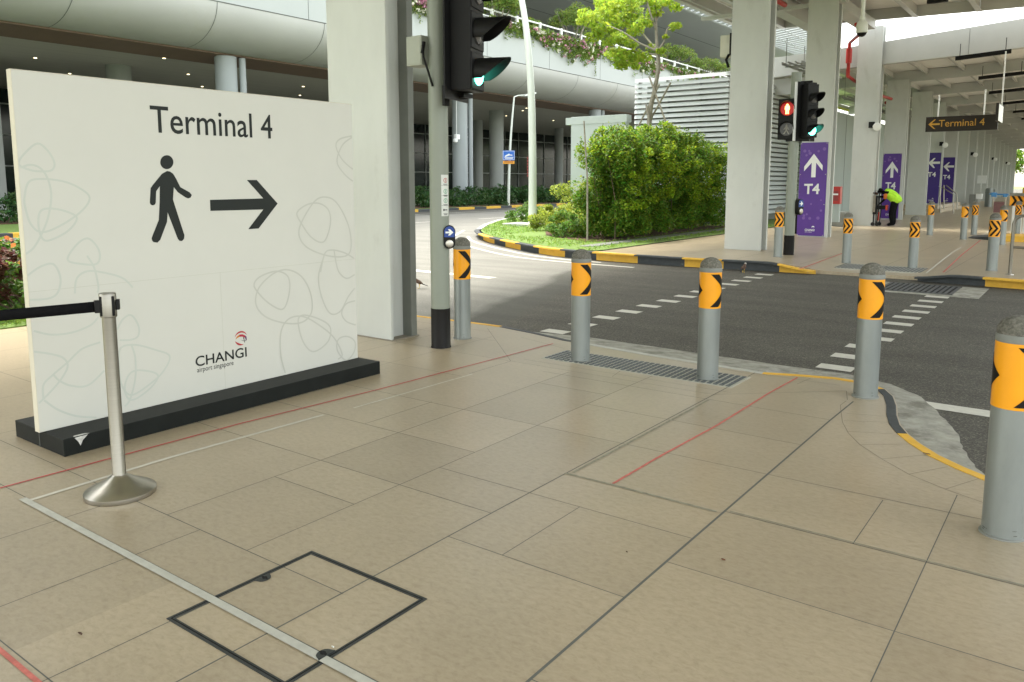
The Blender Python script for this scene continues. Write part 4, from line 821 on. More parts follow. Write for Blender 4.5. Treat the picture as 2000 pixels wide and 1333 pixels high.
# x, y, dense, tip angle seen from the camera (deg, 0 = facing us, + = towards the right), height factor, label
BL = [(-.235, 4.0, 0, 132, 1.0, 'bollard at the right edge, nearest to the camera'), (-1.27, 6.08, 0, 131, .995, 'bollard standing at the end of the wide paving joint by the curved kerb'), (-2.41, 5.90, 0, 132, .985, 'bollard at the right end of the near tactile strip'), (-3.57, 5.86, 0, 124, .995, 'bollard at the left end of the near tactile strip'), (-5.05, 6.02, 0, 106, 1.03, 'bollard close beside the near signal pole'),
      None]
def addb(x, y, z, dense, deg, hf, lb):
    o = BP[dense] if dense not in used else copy_tree(BP[dense]); used.add(dense)
    o.location = (x, y, z); base = math.atan2(-y, -x); o.rotation_euler.z = base+R_(deg); o.scale = (1, 1, hf); o['label'] = 'steel '+lb
for b in BL[:5]: addb(b[0], b[1], 0, *b[2:])
for px, py, dense, deg, hf, lb in [(1519, 502, 1, 20, 1.02, 'bollard between the road corner column and the far signal pole'), (1652.6, 514.5, 1, 30, 1., 'bollard at the left end of the far tactile strip'), (1782, 524.5, 1, 36, .98, 'bollard at the right end of the far tactile strip'), (1936.5, 529, 1, 38, .99, 'bollard in front of the right part of the far black and yellow kerb'), (1815.5, 459.6, 0, 108, 1.02, 'bollard in the second row, leftmost, below the left arrow banners'), (1881, 468, 0, 112, 1.03, 'bollard in the second row at the tip of the dark low kerb'), (1901.5, 459, 1, 30, 1.01, 'bollard in the second row just behind another in the gap before the luggage trolley'), (1956, 478, 0, 118, 1.0, 'bollard in front of the luggage trolley'), (1985.5, 459, 1, 30, 1.02, 'bollard beside the chevron barrier at the right edge')]:
    x, y, z = GF(px, py); addb(x, y, z, dense, deg, hf, lb)

# --- traffic signals
def head3(par, c, ang, s=1., back=False, mlit=M_green):
    """three-aspect vehicle signal; c = centre of the lowest lens on the front face, ang = facing azimuth"""
    d = Vector((math.cos(ang), math.sin(ang), 0)); w = Vector((-d.y, d.x, 0)); c = Vector(c)
    def pt(a, b, z): return c+d*a*s+w*b*s+Vector((0, 0, z*s))
    def bx(mbx, a0, a1, b0, b1, z0, z1): mbx.hexa([pt(a0, b0, z0), pt(a1, b0, z0), pt(a1, b1, z0), pt(a0, b1, z0), pt(a0, b0, z1), pt(a1, b0, z1), pt(a1, b1, z1), pt(a0, b1, z1)])
    q = MB(); bx(q, -.20, -.01, -.15, .15, -.155, 1.0)
    for k in range(3): bx(q, -.012, .0, -.145, .145, -.145+.34*k, .165+.34*k)
    link('housing', q, M_black, par, bevel=.008)
    q = MB(); bx(q, -.215, -.2, -.26, .26, -.23, 1.06); link('backboard', q, M_black if not back else M_white, par, smooth=False)
    for k in range(3):
        cz = .34*k; q = MB(); n = 20; vs = []; r = .125
        pr = [pt(.0, 0, cz)]
        q.lathe([(.108*s, 0), (.10*s, .014*s), (.06*s, .03*s), (.01*s, .036*s)], pt(.0, 0, cz), 24, d); ln = link('lens', q, (mlit if k == 0 else M_lens), par)
        q = MB(); vs = []; a0, a1 = R_(-28), R_(208)
        for j in range(n+1):
            a = a0+(a1-a0)*j/n; u = math.sin(a); L = .06+.24*max(0, (u+.5)/1.5)**.8
            for (aa, rr) in ((0, r), (L, r*.97), (L, r*.92), (0, r*.95)): vs.append(pt(aa, rr*math.cos(a), cz+rr*math.sin(a)))
        q.add(vs, [(4*j+i, 4*j+(i+1) % 4, 4*(j+1)+(i+1) % 4, 4*(j+1)+i) for j in range(n) for i in range(4)]); v = link('visor', q, M_black, par)
def pedhead(par, c, ang, s=1.):
    d = Vector((math.cos(ang), math.sin(ang), 0)); w = Vector((-d.y, d.x, 0)); c = Vector(c)
    def pt(a, b, z): return c+d*a*s+w*b*s+Vector((0, 0, z*s))
    q = MB(); q.hexa([pt(-.18, -.17, -.40), pt(0, -.17, -.40), pt(0, .17, -.40), pt(-.18, .17, -.40), pt(-.18, -.17, .40), pt(0, -.17, .40), pt(0, .17, .40), pt(-.18, .17, .40)]); link('housing', q, M_black, par, bevel=.01)
    for cz, m1, m2 in ((.2, M_redl, M_redman), (-.2, M_lens, M_dimman)):
        q = MB(); q.lathe([(.135*s, 0), (.13*s, .01*s), (.01*s, .012*s)], pt(.0, 0, cz), 24, d); ln = link('lens', q, m1, par)
        fig = ([(0, .098), (.022, .085), (.022, .062), (.042, .05), (.046, -.012), (.03, -.02), (.03, -.09), (.036, -.1), (.006, -.1), (.004, -.03), (-.004, -.03), (-.006, -.1), (-.036, -.1), (-.03, -.09), (-.03, -.02), (-.046, -.012), (-.042, .05), (-.022, .062), (-.022, .085)] if cz > 0 else
               [(0, .1), (.02, .085), (.018, .062), (.03, .04), (.055, -.01), (.045, -.018), (.018, .01), (.018, -.03), (.06, -.095), (.038, -.1), (.0, -.04), (-.04, -.1), (-.062, -.092), (-.018, -.03), (-.018, .01), (-.048, -.012), (-.056, -.002), (-.03, .04), (-.018, .062), (-.02, .085)])
        q = MB(); q.prism([pt(.0125, b, cz+z) for b, z in fig[::-1]], d*.002*s); link('figure', q, m2, ln, smooth=False)
        q = MB(); vs = []; n = 20; r = .15
        for j in range(n+1):
            a = R_(-40)+R_(260)*j/n; u = math.sin(a); L = .04+.13*max(0, (u+.5)/1.5)
            for (aa, rr) in ((0, r), (L, r), (L, r*.95), (0, r*.95)): vs.append(pt(aa, rr*math.cos(a), cz+rr*math.sin(a)))
        q.add(vs, [(4*j+i, 4*j+(i+1) % 4, 4*(j+1)+(i+1) % 4, 4*(j+1)+i) for j in range(n) for i in range(4)]); link('visor', q, M_black, par)
def pushbutton(par, c, ang, s=1.):
    d = Vector((math.cos(ang), math.sin(ang), 0)); w = Vector((-d.y, d.x, 0)); c = Vector(c)
    def pt(a, b, z): return c+d*a*s+w*b*s+Vector((0, 0, z*s))
    def pill(hw, hh, a): return [pt(a, hw*math.cos(q_), (hh-hw)*(1 if math.sin(q_) >= 0 else -1)+hw*math.sin(q_)) for q_ in np.linspace(0, 2*math.pi, 24, endpoint=False)]
    q = MB(); q.prism(pill(.055, .108, -.09), d*.09*s); k = link('push_button_box', q, M_black, par, bevel=.004)
    q = MB(); q.prism([pt(.0005, b, z) for b, z in [(.048*math.cos(a), .052+.048*math.sin(a)) for a in np.linspace(0, math.pi, 12)]+[(-.048, .0), (.048, .0)]], d*.0015*s); link('blue_plate', q, M_blue, k, smooth=False)
    q = MB(); q.prism([pt(.0025, b, z) for b, z in [(-.036, .052), (-.036, .036), (.0, .036), (-.012, .016), (.006, .016), (.036, .044), (.006, .074), (-.012, .074), (.0, .052)][::-1]], d*.001*s); link('white_arrow', q, M_wht, k, smooth=False)
    q = MB(); q.lathe([(.036*s, 0), (.036*s, .01*s), (.026*s, .014*s), (.005*s, .014*s)], pt(.0, 0, -.06), 20, d); link('button', q, M_steel2, k)
# near pole
t = thing('signal_pole', 'grey traffic signal pole with green lamp and black foot, beside the white sign', 'traffic light', (-4.94, 5.57, 0))
px_, py_ = -4.94, 5.57; rp = .089
q = MB(); q.lathe([(rp, .375), (rp, 4.6)], (px_, py_, 0), 40); link('pole', q, M_pole, t)
q = MB(); q.lathe([(rp+.008, 0), (rp+.008, .004), (rp+.0025, .012), (rp+.0025, .376), (rp, .3765)], (px_, py_, 0), 40); link('black_foot', q, M_bk, t)
ang = R_(17); hc = Vector((px_, py_, 0)); dd = Vector((math.cos(ang), math.sin(ang), 0)); ww = Vector((-dd.y, dd.x, 0))
lp = PX(934, 153, -4.42); head3(t, (-4.46, lp[0]*(-4.46/-4.42), 2.50), ang)
q = MB(); q.box(px_+rp-.02, px_+.33, py_-.03, py_+.1, 2.30, 2.335); q.box(px_+rp-.015, px_+rp+.02, py_-.035, py_+.035, 2.24, 2.42); q.box(px_+rp-.02, px_+.3, py_-.03, py_+.1, 3.55, 3.585); link('bracket', q, M_black, t, smooth=False)
q = MB(); q.box(px_-.245, px_-.06, py_-.15, py_+.02, 2.60, 2.86); cb = link('control_box', q, M_box, t, bevel=.004)
q = MB(); q.box(px_-.238, px_-.072, py_-.1535, py_-.15, 2.612, 2.848); link('lid', q, M_box, cb, bevel=.002)
q = MB(); q.tube([(px_-.045, py_-.15, 2.77), (px_-.03, py_-.155, 2.66), (px_+.0, py_-.12, 2.52), (px_+.02, py_-.095, 2.41)], .010, 8); q.tube([(px_-.045, py_-.13, 2.80), (px_-.045, py_-.155, 2.70)], .016, 8); link('cable', q, M_black, t)
# instruction sticker, wrapped on the pole
va = math.atan2(-py_, -px_)
def sticker(par, cx, cy2, r, a0, a1, z0, z1, nm='sticker'):
    q = MB(); n = 6; vs = []
    for j in range(n+1):
        a = a0+(a1-a0)*j/n
        for z in (z0, z1): vs.append((cx+r*math.cos(a), cy2+r*math.sin(a), z))
    q.add(vs, [(2*j, 2*j+2, 2*j+3, 2*j+1) for j in range(n)]); return q
ca, cb_ = va+R_(12), va+R_(68)
st = link('instruction_sticker', sticker(t, px_, py_, rp+.0012, ca, cb_, 1.243, 1.621), mat('sticker_white', (.62, .64, .60), .4), t)
for k, (zz, m) in enumerate([(1.57, M_red), (1.47, mat('sticker_green', (.05, .3, .15), .5)), (1.385, mat('sticker_green', (0, 0, 0))), (1.30, M_bk)]):
    am = (ca+cb_)/2; q = MB()
    if k < 3:
        rr = .022; n = 16; vs = []
        for j in range(n):
            for r2 in (rr, rr*.78): b = r2*math.cos(2*math.pi*j/n); z = zz+r2*math.sin(2*math.pi*j/n); a = am+b/rp; vs.append((px_+(rp+.002)*math.cos(a), py_+(rp+.002)*math.sin(a), z))
        q.add(vs, [(2*j, 2*((j+1) % n), 2*((j+1) % n)+1, 2*j+1) for j in range(n)])
        q.v += [(px_+(rp+.002)*math.cos(am+b/rp), py_+(rp+.002)*math.sin(am+b/rp), zz+z) for b, z in [(-.003, -.012), (.003, -.012), (.003, .012), (-.003, .012)]]; q.f.append((len(q.v)-4, len(q.v)-3, len(q.v)-2, len(q.v)-1)); q.m.append(0)
    else:
        q = sticker(t, px_, py_, rp+.002, am-.22, am+.22, zz-.004, zz+.004); q2 = sticker(t, px_, py_, rp+.002, am-.3, am-.16, zz-.009, zz+.009); q.add(q2.v, q2.f)
    link('printed_symbol', q, m, st, smooth=False)
    q = sticker(t, px_, py_, rp+.002, am-.28, am+.28, zz-.037, zz-.033); q2 = sticker(t, px_, py_, rp+.002, am-.22, am+.22, zz-.046, zz-.042); q.add(q2.v, q2.f); link('printed_line', q, M_bk, st, smooth=False)
for zz in (1.525, 1.43, 1.34): link('sticker_divider', sticker(t, px_, py_, rp+.002, ca, cb_, zz-.001, zz+.001), M_bk, st, smooth=False)
pushbutton(t, (px_+.130, py_-.012, 1.05), R_(-48))
# far pole
fx, fy_, fz0 = GF(1540, 498)
t = thing('signal_pole', 'far signal pole with lit red standing man and a three lamp head', 'traffic light', (fx, fy_, fz0))
q = MB(); q.lathe([(.10, .4), (.10, 3.65)], (fx, fy_, fz0), 28); link('pole', q, M_pole, t)
q = MB(); q.lathe([(.104, 0), (.104, .4)], (fx, fy_, fz0), 28); link('black_foot', q, M_bk, t)
az = math.atan2(-fy_, -fx)
def at_y(px, py, y): x, z = PY(px, py, y); return (x, y, z)
pc = at_y(1537, 233, fy_-.14); pedhead(t, pc, az+R_(-6), 1.0)
vc = at_y(1586, 255, fy_-.05); ang2 = R_(-32)
head3(t, vc, ang2, .90)
w2 = Vector((-math.sin(ang2), math.cos(ang2), 0)); d2 = Vector((math.cos(ang2), math.sin(ang2), 0)); q = MB(); c0 = Vector(vc)-d2*.215*.9
q.hexa([c0-d2*.02-w2*.29+Vector((0, 0, -.2)), c0-d2*.005-w2*.29+Vector((0, 0, -.2)), c0-d2*.005-w2*.15+Vector((0, 0, -.2)), c0-d2*.02-w2*.15+Vector((0, 0, -.2)), c0-d2*.02-w2*.29+Vector((0, 0, .95)), c0-d2*.005-w2*.29+Vector((0, 0, .95)), c0-d2*.005-w2*.15+Vector((0, 0, .95)), c0-d2*.02-w2*.15+Vector((0, 0, .95))]); link('white_edge_board', q, M_white, t, smooth=False)
q = MB(); q.box(fx, vc[0]-.05, fy_-.03, fy_+.03, vc[2]-.21, vc[2]-.17); q.box(fx-.02, vc[0]-.05, fy_-.03, fy_+.03, vc[2]+.93, vc[2]+.97); q.box(pc[0]-.02, fx+.02, fy_-.1, fy_+.0, pc[2]-.44, pc[2]-.38); link('bracket', q, M_black, t, smooth=False)
pushbutton(t, (fx+.20, fy_+.02, fz0+.98), R_(-22), 1.5)
q = MB(); q.box(PY(1548, 420, 24.6)[0], PY(1560, 420, 24.6)[0], 24.6, 24.9, .0, .95); tag(link('bin', q, M_black, bevel=.02), 'black slim post box partly behind the far signal pole', 'post box')

# --- purple banners on columns
def banner(col, x0, x1, y, z0, z1, arrow, m, label, off=.02):
    t = thing('banner', label, 'banner', ((x0+x1)/2, y-off, z0)); w = x1-x0; h = z1-z0; yy = y-off
    q = MB(); q.box(x0, x1, yy, y, z0, z1); pn = link('panel', q, m, t, smooth=False)
    def pt(u, v, o=.0015): return (x0+u*w, yy-o, z0+v*h)
    if arrow == 'up': A = [(.44, .63), (.44, .785), (.17, .695), (.17, .745), (.505, .88), (.84, .755), (.84, .70), (.60, .785), (.60, .63)]
    else: A = [(.12, .80), (.50, .895), (.62, .895), (.42, .825), (.95, .825), (.95, .78), (.42, .78), (.62, .70), (.50, .70)][::-1]
    q = MB(); q.prism([pt(u, v) for u, v in A[::-1]], (0, -.001, 0)); link('arrow', q, M_wht, t, smooth=False)
    textmesh('lettering', 'T4', M_wht, t, pt(.2 if arrow == 'up' else .14, .455 if arrow == 'up' else .53, 0), (1, 0, 0), (0, 0, 1), height=h*(.108 if arrow == 'up' else .092), width=w*.57, bold=.03, depth=.002)
    textmesh('logo_lettering', 'CHANGI', M_wht, t, pt(.3, .052, 0), (1, 0, 0), (0, 0, 1), height=h*.024, width=w*.36, bold=.02, depth=.002)
    textmesh('logo_small_lettering', 'airport singapore', M_wht, t, pt(.3, .038, 0), (1, 0, 0), (0, 0, 1), height=h*.009, width=w*.27, depth=.002)
    q = MB(); cx, cz = .60, .092; n = 14; vs = []
    for j in range(n+1): a = .2+3.0*j/n; vs += [pt(cx+.055*math.cos(a), cz+.016*math.sin(a)), pt(cx+.04*math.cos(a), cz+.004*math.sin(a))]
    q.add(vs, [(2*j, 2*j+1, 2*j+3, 2*j+2) for j in range(n)]); link('logo_arc', q, M_wht, t, smooth=False)
    rs = random.Random(int(y)); n = 0
    for k in range(16 if arrow == 'up' else 0):
        u, v = rs.uniform(.1, .9), rs.choice([rs.uniform(.13, .4), rs.uniform(.86, .95)]); r = rs.uniform(.025, .05)*w/.8
        q = MB(); q.add([(x0+u*w+r*1.0*math.cos(a), yy-.0004-.00002*k, z0+v*h+r*math.sin(a)) for a in np.linspace(2*math.pi, 0, 18, endpoint=False)], [tuple(range(18))])
        if x0+.02 < x0+u*w-r and x0+u*w+r < x1-.02: link('printed_spot', q, M_purpl, t, smooth=False)
    for u in (.04, .96):
        for v in (.01, .34, .66, .99): q = MB(); c_ = pt(u, v, 0); q.lathe([(.014, 0), (.010, .004)], c_, 8, (0, -1, 0)); link('fixing_screw', q, M_steel2, t)
banner(2, -7.02, -6.26, 23.5, .03, 2.68, 'up', M_purple, 'large purple banner, up arrow over T4, on the column behind the far signal pole')
banner(4, -7.46, -6.76, 36.5, .05, 2.75, 'up', M_purple, 'purple banner reading T4 under an up arrow, behind the worker')
c6 = PY(1811, 299, 48.6); c6b = PY(1838, 398, 48.6); banner(6, c6[0], PY(1839, 299, 48.6)[0], 48.6, c6b[1], c6[1], 'left', M_purp2, 'purple banner with left arrow over T4, the left one of the pair')
c7 = PY(1841, 308, 54.8); c7b = PY(1864, 398, 54.8); banner(7, c7[0], PY(1866, 308, 54.8)[0], 54.8, c7b[1], c7[1], 'left', M_purp2, 'purple banner with left arrow over T4, the right one of the pair')
# raised landing and handrails at the left-arrow banners
q = MB(); q.box(-10, -6.9, 47.4, 56, 0, .36); q.box(-10, -6.7, 47.0, 56, 0, .18); tag(link('entrance_steps', q, M_floor, smooth=False), 'low paved steps under the pair of left arrow banners', 'steps')
for pts, lb in [([(1836, 425), (1836, 392), (1836, 366)], 'steel handrail post group left, in front of the left arrow banners'), ([(1862, 421), (1862, 380), (1840, 366)], 'slanted steel handrail on the steps at the right arrow banner')]:
    t = thing('handrail', lb, 'handrail', (-6.6, 46, 0)); Y = 46.0
    W3 = [at_y(px, py, Y) for px, py in pts]; W3[0] = (W3[0][0], Y, 0)
    q = MB(); q.tube([W3[0], W3[1], W3[2]], .03, 8); link('rail', q, M_steel, t)
    q = MB(); q.tube([(W3[0][0], Y+1.2, .15), (W3[1][0], Y+1.2, W3[1][2]), (W3[2][0], Y+1.2, W3[2][2]+.1)], .03, 8); link('rail', q, M_steel, t)

# --- hanging sign
ys_ = 30.15
a = at_y(1809, 229, ys_); b = at_y(1950, 226, ys_); zb_ = at_y(1809, 257, ys_)[2]
t = thing('hanging_sign', 'dark hanging sign with amber left arrow and Terminal 4, under the far canopy', 'sign', ((a[0]+b[0])/2, ys_, zb_))
zt_ = (a[2]+b[2])/2+.02; x0, x1 = a[0], b[0]
q = MB(); q.box(x0, x1, ys_, ys_+.12, zb_-.02, zt_); link('panel', q, M_signbk, t, smooth=False, bevel=.004)
zm = (zb_+zt_)/2-.01; u0 = x0+.14
ar = [(0, 0), (.17, .155), (.22, .155), (.09, .028), (.34, .028), (.34, -.028), (.09, -.028), (.22, -.155), (.17, -.155)]
q = MB(); q.prism([(u0-.06+x, ys_-.0015, zm+z) for x, z in ar], (0, -.001, 0)); link('arrow', q, M_amber, t, smooth=False)
textmesh('lettering', 'Terminal 4', M_amber, t, (PY(1833, 250, ys_)[0], ys_, zm-.09), (1, 0, 0), (0, 0, 1), height=.235, width=PY(1923, 240, ys_)[0]-PY(1833, 250, ys_)[0], depth=.002)
for px, py in ((1835, 186), (1925.5, 175)):
    x, z = PY(px, py, ys_+.06); q = MB(); q.tube([(x, ys_+.06, zt_), (x, ys_+.06, z)], .022, 8); link('rod', q, M_white, t)
xb = PY(1954, 230, ys_-.4)[0]
t = thing('hanging_sign', 'narrow hanging sign seen edge on at the right end of the amber lettered sign', 'sign', (xb, ys_-.3, 3.5))
q = MB(); q.box(xb-.03, xb+.05, ys_-1.6, ys_-.35, 3.42, 3.95); link('panel', q, M_signbk, t, smooth=False)
q = MB(); q.box(xb+.051, xb+.06, ys_-1.6, ys_-.36, 3.42, 3.92); link('lit_face', q, M_white, t, smooth=False)
for yy in (ys_-.42,): q = MB(); q.tube([(xb+.01, yy, 3.95), (xb+.01, yy, 5.62)], .02, 8); link('rod', q, M_white, t)
# --- dome camera
y = 15.0; x, z = PY(1683.5, 57, y)
t = thing('dome_camera', 'cream dome security camera hanging on a pole from the near canopy', 'camera', (x, y, z))
q = MB(); q.tube([(x, y, z+.16), (x, y, 6.8)], .034, 10); link('drop_pole', q, M_cctv, t)
q = MB(); q.lathe([(.085, -.07), (.095, -.06), (.097, .05), (.085, .10), (.045, .15), (.045, .20)], (x, y, z), 24); link('housing', q, M_cctv, t)
q = MB(); q.lathe([(.004, -.135), (.04, -.125), (.07, -.10), (.08, -.07)], (x, y, z), 24); link('dome', q, M_bk, t)
# --- column mounted box, spotlights
y = 17.2; a = PY(1407, 70, y); b = PY(1428, 112, y)
t = thing('junction_box', 'grey equipment box with black cable fixed to the left side of the road corner column', 'equipment box', (a[0], y, b[1]))
q = MB(); q.box(a[0], b[0]-.04, y, y+.25, b[1]+.02, a[1]); link('box', q, M_cctv, t, bevel=.01)
q = MB(); q.box(a[0]+.03, b[0]-.09, y-.01, y, a[1]-.17, a[1]-.03); link('lid', q, M_cctv, t, smooth=False)
q = MB(); q.box(b[0]-.04, -6.68, y-.02, y+.1, b[1]+.05, a[1]+.03); link('clamp', q, M_black, t, smooth=False)
q = MB(); q.tube([(b[0]-.05, y, b[1]+.06), (b[0]-.10, y-.03, b[1]-.05), (b[0]-.04, y-.03, b[1]-.22)], .03, 8); link('cable', q, M_black, t)
for i, (px, py, y, lb) in enumerate([(1713, 248, 30.6, 'white round spotlight on a bracket beside the worker column'), (1846, 284, 48.3, 'small white spotlight left of the right T4 arrow banner'), (1905, 303, 60, 'small spotlight high on the far columns, leftmost'), (1944, 312, 80, 'small spotlight high on the far columns, in the middle'), (1970, 320, 98, 'small spotlight high on the far columns, rightmost')]):
    x, z = PY(px, py, y); t = thing('spotlight', lb, 'spotlight', (x, y, z), 'spotlights on the columns')
    q = MB(); q.lathe([(.11, -.12), (.14, -.02), (.14, .04), (.12, .05)], (x, y, z), 20, (.25, -1, -.1)); link('lamp_head', q, M_white, t)
    q = MB(); q.box(x-.28, x-.10, y-.02, y+.12, z-.03, z+.18); link('bracket', q, M_black, t, smooth=False)
# --- fire cabinet and vent box
y = 26.5; a = PY(1622, 366, y); b = PY(1640, 399, y)
t = thing('fire_cabinet', 'red fire hose cabinet on a grey post behind the big purple banner', 'fire cabinet', (b[0]-.2, y, 0))
q = MB(); q.box(a[0]-.05, b[0], y, y+.25, b[1], a[1]+.02); link('cabinet', q, M_red, t, bevel=.01)
q = MB(); q.box(a[0]+.02, b[0]-.05, y-.005, y, b[1]+.1, a[1]-.12); link('door_panel', q, mat('dull_red', (.25, .03, .03), .5), t, smooth=False)
q = MB(); q.box(a[0]+.03, b[0]-.06, y-.008, y-.005, a[1]-.25, a[1]-.2); link('notice_strip', q, M_wht, t, smooth=False)
q = MB(); q.box(a[0]-.05, b[0]-.02, y+.05, y+.2, .3, b[1]); link('post', q, M_wallb, t, smooth=False)
a = PY(1620, 420, 29.5); b = PY(1648, 442, 29.5)
t = thing('vent_box', 'low dark louvred box between the big T4 column and the worker column', 'vent box', (a[0], 29.5, 0))
q = MB(); q.box(a[0]-.2, b[0], 29.55, 30.2, 0, .52); link('box', q, M_greyp, t, bevel=.01)
for k in range(3): q = MB(); q.box(a[0]-.2, b[0]+.01, 29.53, 29.55, .07+k*.16, .16+k*.16); link('slat', q, M_greyp, t, smooth=False)
# --- street lamps
def curve_post(label, pts, rr, m=M_lamp):
    t = thing('street_lamp', label, 'street lamp', pts[0]); q = MB(); cc = catmull(pts, False, 5); n = len(cc)
    q.tube(cc, [rr[0]+(rr[1]-rr[0])*i/(n-1) for i in range(n)], 16); link('post', q, m, t); return t
lx, ly = G(1040, 440, .1)
LP = [(lx, ly, .1)]+[(*(lambda r: r)(PY(px, py, ly)), ) for px, py in ((1040, 300), (1037, 170), (1028, 60), (1015, -20), (1000, -90))]
LP = [LP[0]]+[(p[0], ly, p[1]) for p in LP[1:]]
t = curve_post('tall pale curved street lamp post standing on the grass island', LP, (.145, .085))
q = MB(); q.lathe([(.24, 0), (.24, .02), (.15, .03)], (lx, ly, .1), 20); link('base_plate', q, M_lamp, t)
q = MB(); e = LP[-1]; q.box(e[0]-1.2, e[0]+.1, ly-.12, ly+.12, e[2]-.02, e[2]+.1); link('lamp_head', q, M_greyp, t, bevel=.02)
r1 = PY(1034, 340, ly-.14)
q = MB()
for k, dz in enumerate(np.arange(0, .7, .1)): q.box(lx-.13, lx-.085, ly-.147, ly-.142, 1.75+dz, 1.82+dz)
link('red_number_marks', q, mat('dull_red', (0, 0, 0)), t, smooth=False)
q = MB(); q.box(lx-.75, lx+.6, ly-.75, ly+.35, .07, .17); tag(link('concrete_pad', q, M_concb, bevel=.01), 'pale concrete pad in the grass at the foot of the tall lamp post', 'concrete pad')
X2 = -31.7
def xp(px, py): y, z = PX(px, py, X2); return (X2, y, z)
b0 = xp(993, 394); LQ = [(b0[0], b0[1], .05), xp(994.5, 330), xp(998, 260), xp(1004, 190)]
t = curve_post('slim white street lamp with a camera notice in front of the terminal columns', LQ, (.10, .055))
q = MB(); q.tube([LQ[-1], xp(1012, 187), xp(1028, 186)], .04, 8); link('arm', q, M_lamp, t)
e = xp(1022, 187); f_ = xp(1044, 182); q = MB(); q.hexa([(X2-.15, e[1], e[2]-.06), (X2+.15, e[1], e[2]-.06), (X2+.15, f_[1], f_[2]-.06), (X2-.15, f_[1], f_[2]-.06), (X2-.15, e[1], e[2]+.04), (X2+.15, e[1], e[2]+.04), (X2+.15, f_[1], f_[2]+.04), (X2-.15, f_[1], f_[2]+.04)]); link('lamp_head', q, M_lamp, t, smooth=False)
a = xp(984.5, 294); b = xp(1002.5, 314)
# notice plates face the road and the camera
bd = Vector((-a[0], -(a[1]+b[1])/2, 0)).normalized(); bw = Vector((-bd.y, bd.x, 0)); cN = Vector((X2, (a[1]+b[1])/2, 0))+bd*.11
def np_(u, z, o=0): return tuple(cN+bw*u+bd*o+Vector((0, 0, z)))
zt1, zb1 = a[2], b[2]; hw = .40
q = MB(); q.prism([np_(-hw, zb1), np_(hw, zb1), np_(hw, zt1), np_(-hw, zt1)], bd*.01); k = link('blue_notice', q, M_blue if False else mat('bright_blue_plate', (.01, .12, .5), .4), t, smooth=False)
q = MB(); zc1 = zt1-.3
for u0, u1, z0, z1 in [(-hw+.02, hw-.02, zt1-.05, zt1-.03), (-hw+.02, hw-.02, zb1+.03, zb1+.05), (-hw+.02, -hw+.04, zb1+.051, zt1-.051), (hw-.04, hw-.02, zb1+.051, zt1-.051), (-.28, .3, zb1+.17, zb1+.21), (-.25, .27, zb1+.09, zb1+.13)]: q.prism([np_(u0, z0, .011), np_(u1, z0, .011), np_(u1, z1, .011), np_(u0, z1, .011)], bd*.002)
q.prism([np_(u, zc1+z, .011) for u, z in [(-.27, -.06), (-.22, -.12), (.06, -.02), (.24, -.04), (.24, .02), (.08, .03), (.02, .1)]], bd*.002); link('camera_symbol', q, M_wht, k, smooth=False)
zo1, zo0 = xp(993, 314.7)[2], xp(993, 320.5)[2]
q = MB(); q.prism([np_(-hw+.02, zo0), np_(hw-.02, zo0), np_(hw-.02, zo1), np_(-hw+.02, zo1)], bd*.01); k = link('orange_notice', q, mat('orange_plate', (.8, .36, .02), .5), t, smooth=False)
q = MB()
for j in range(2): q.prism([np_(-.3, zo0+.06+j*.08, .011), np_(.3, zo0+.06+j*.08, .011), np_(.3, zo0+.09+j*.08, .011), np_(-.3, zo0+.09+j*.08, .011)], bd*.002)
link('printed_line', q, mat('dull_red', (0, 0, 0)), k, smooth=False)
# camera on the terminal column
cx, cy3 = -34.2, PX(892, 272, -34.2)[0]; cz = PX(892, 272, -34.2)[1]
t = thing('security_camera', 'small white security camera on the round terminal column behind the signal pole', 'camera', (cx, cy3, cz))
q = MB(); q.box(cx-.1, cx+.12, cy3-.15, cy3+.2, cz-.02, cz+.3); link('mount', q, M_white, t, bevel=.02)
q = MB(); q.lathe([(.05, -.18), (.15, -.1), (.15, .08), (.06, .14)], (cx+.15, cy3-.3, cz-.1), 14); link('dome', q, M_white, t)
q = MB(); q.tube([(cx, cy3+.0, cz+.3), (cx, cy3+.0, 7.5)], .02, 6); link('conduit', q, M_white, t)
# --- stake at the hedge end
sxk = GF(1143, 471)
q = MB(); q.tube([(-10.22, 17.05, .1), (-10.24, 17.05, 1.6), (-10.36, 17.05, 3.05)], [.025, .022, .018], 8); tag(link('stake', q, M_bark), 'thin wooden stake standing at the left end of the hedge', 'stake')
# --- steel railing at the right
x, y, z = GF(1972, 537)
t = thing('railing', 'low stainless steel railing at the right edge beyond the crossing', 'railing', (x, y, z)); zt_ = PY(1972, 421, y)[1]
q = MB(); q.tube([(x, y, z), (x, y, zt_-.14), (x+.02, y, zt_-.06), (x+.08, y, zt_-.01), (x+.18, y, zt_), (x+2.6, y, zt_)], .026, 12); link('top_rail', q, M_steel, t)
zz = PY(1990, 484, y)[1]; q = MB(); q.tube([(x+.02, y, zz), (x+2.6, y, zz)], .02, 10); link('lower_rail', q, M_steel, t)
q = MB(); q.tube([(x+2.5, y, z), (x+2.5, y, zt_)], .026, 10); link('post', q, M_steel, t)
q = MB(); q.lathe([(.06, 0), (.055, .012), (.028, .02)], (x, y, z), 16); link('foot_flange', q, M_steel2, t)
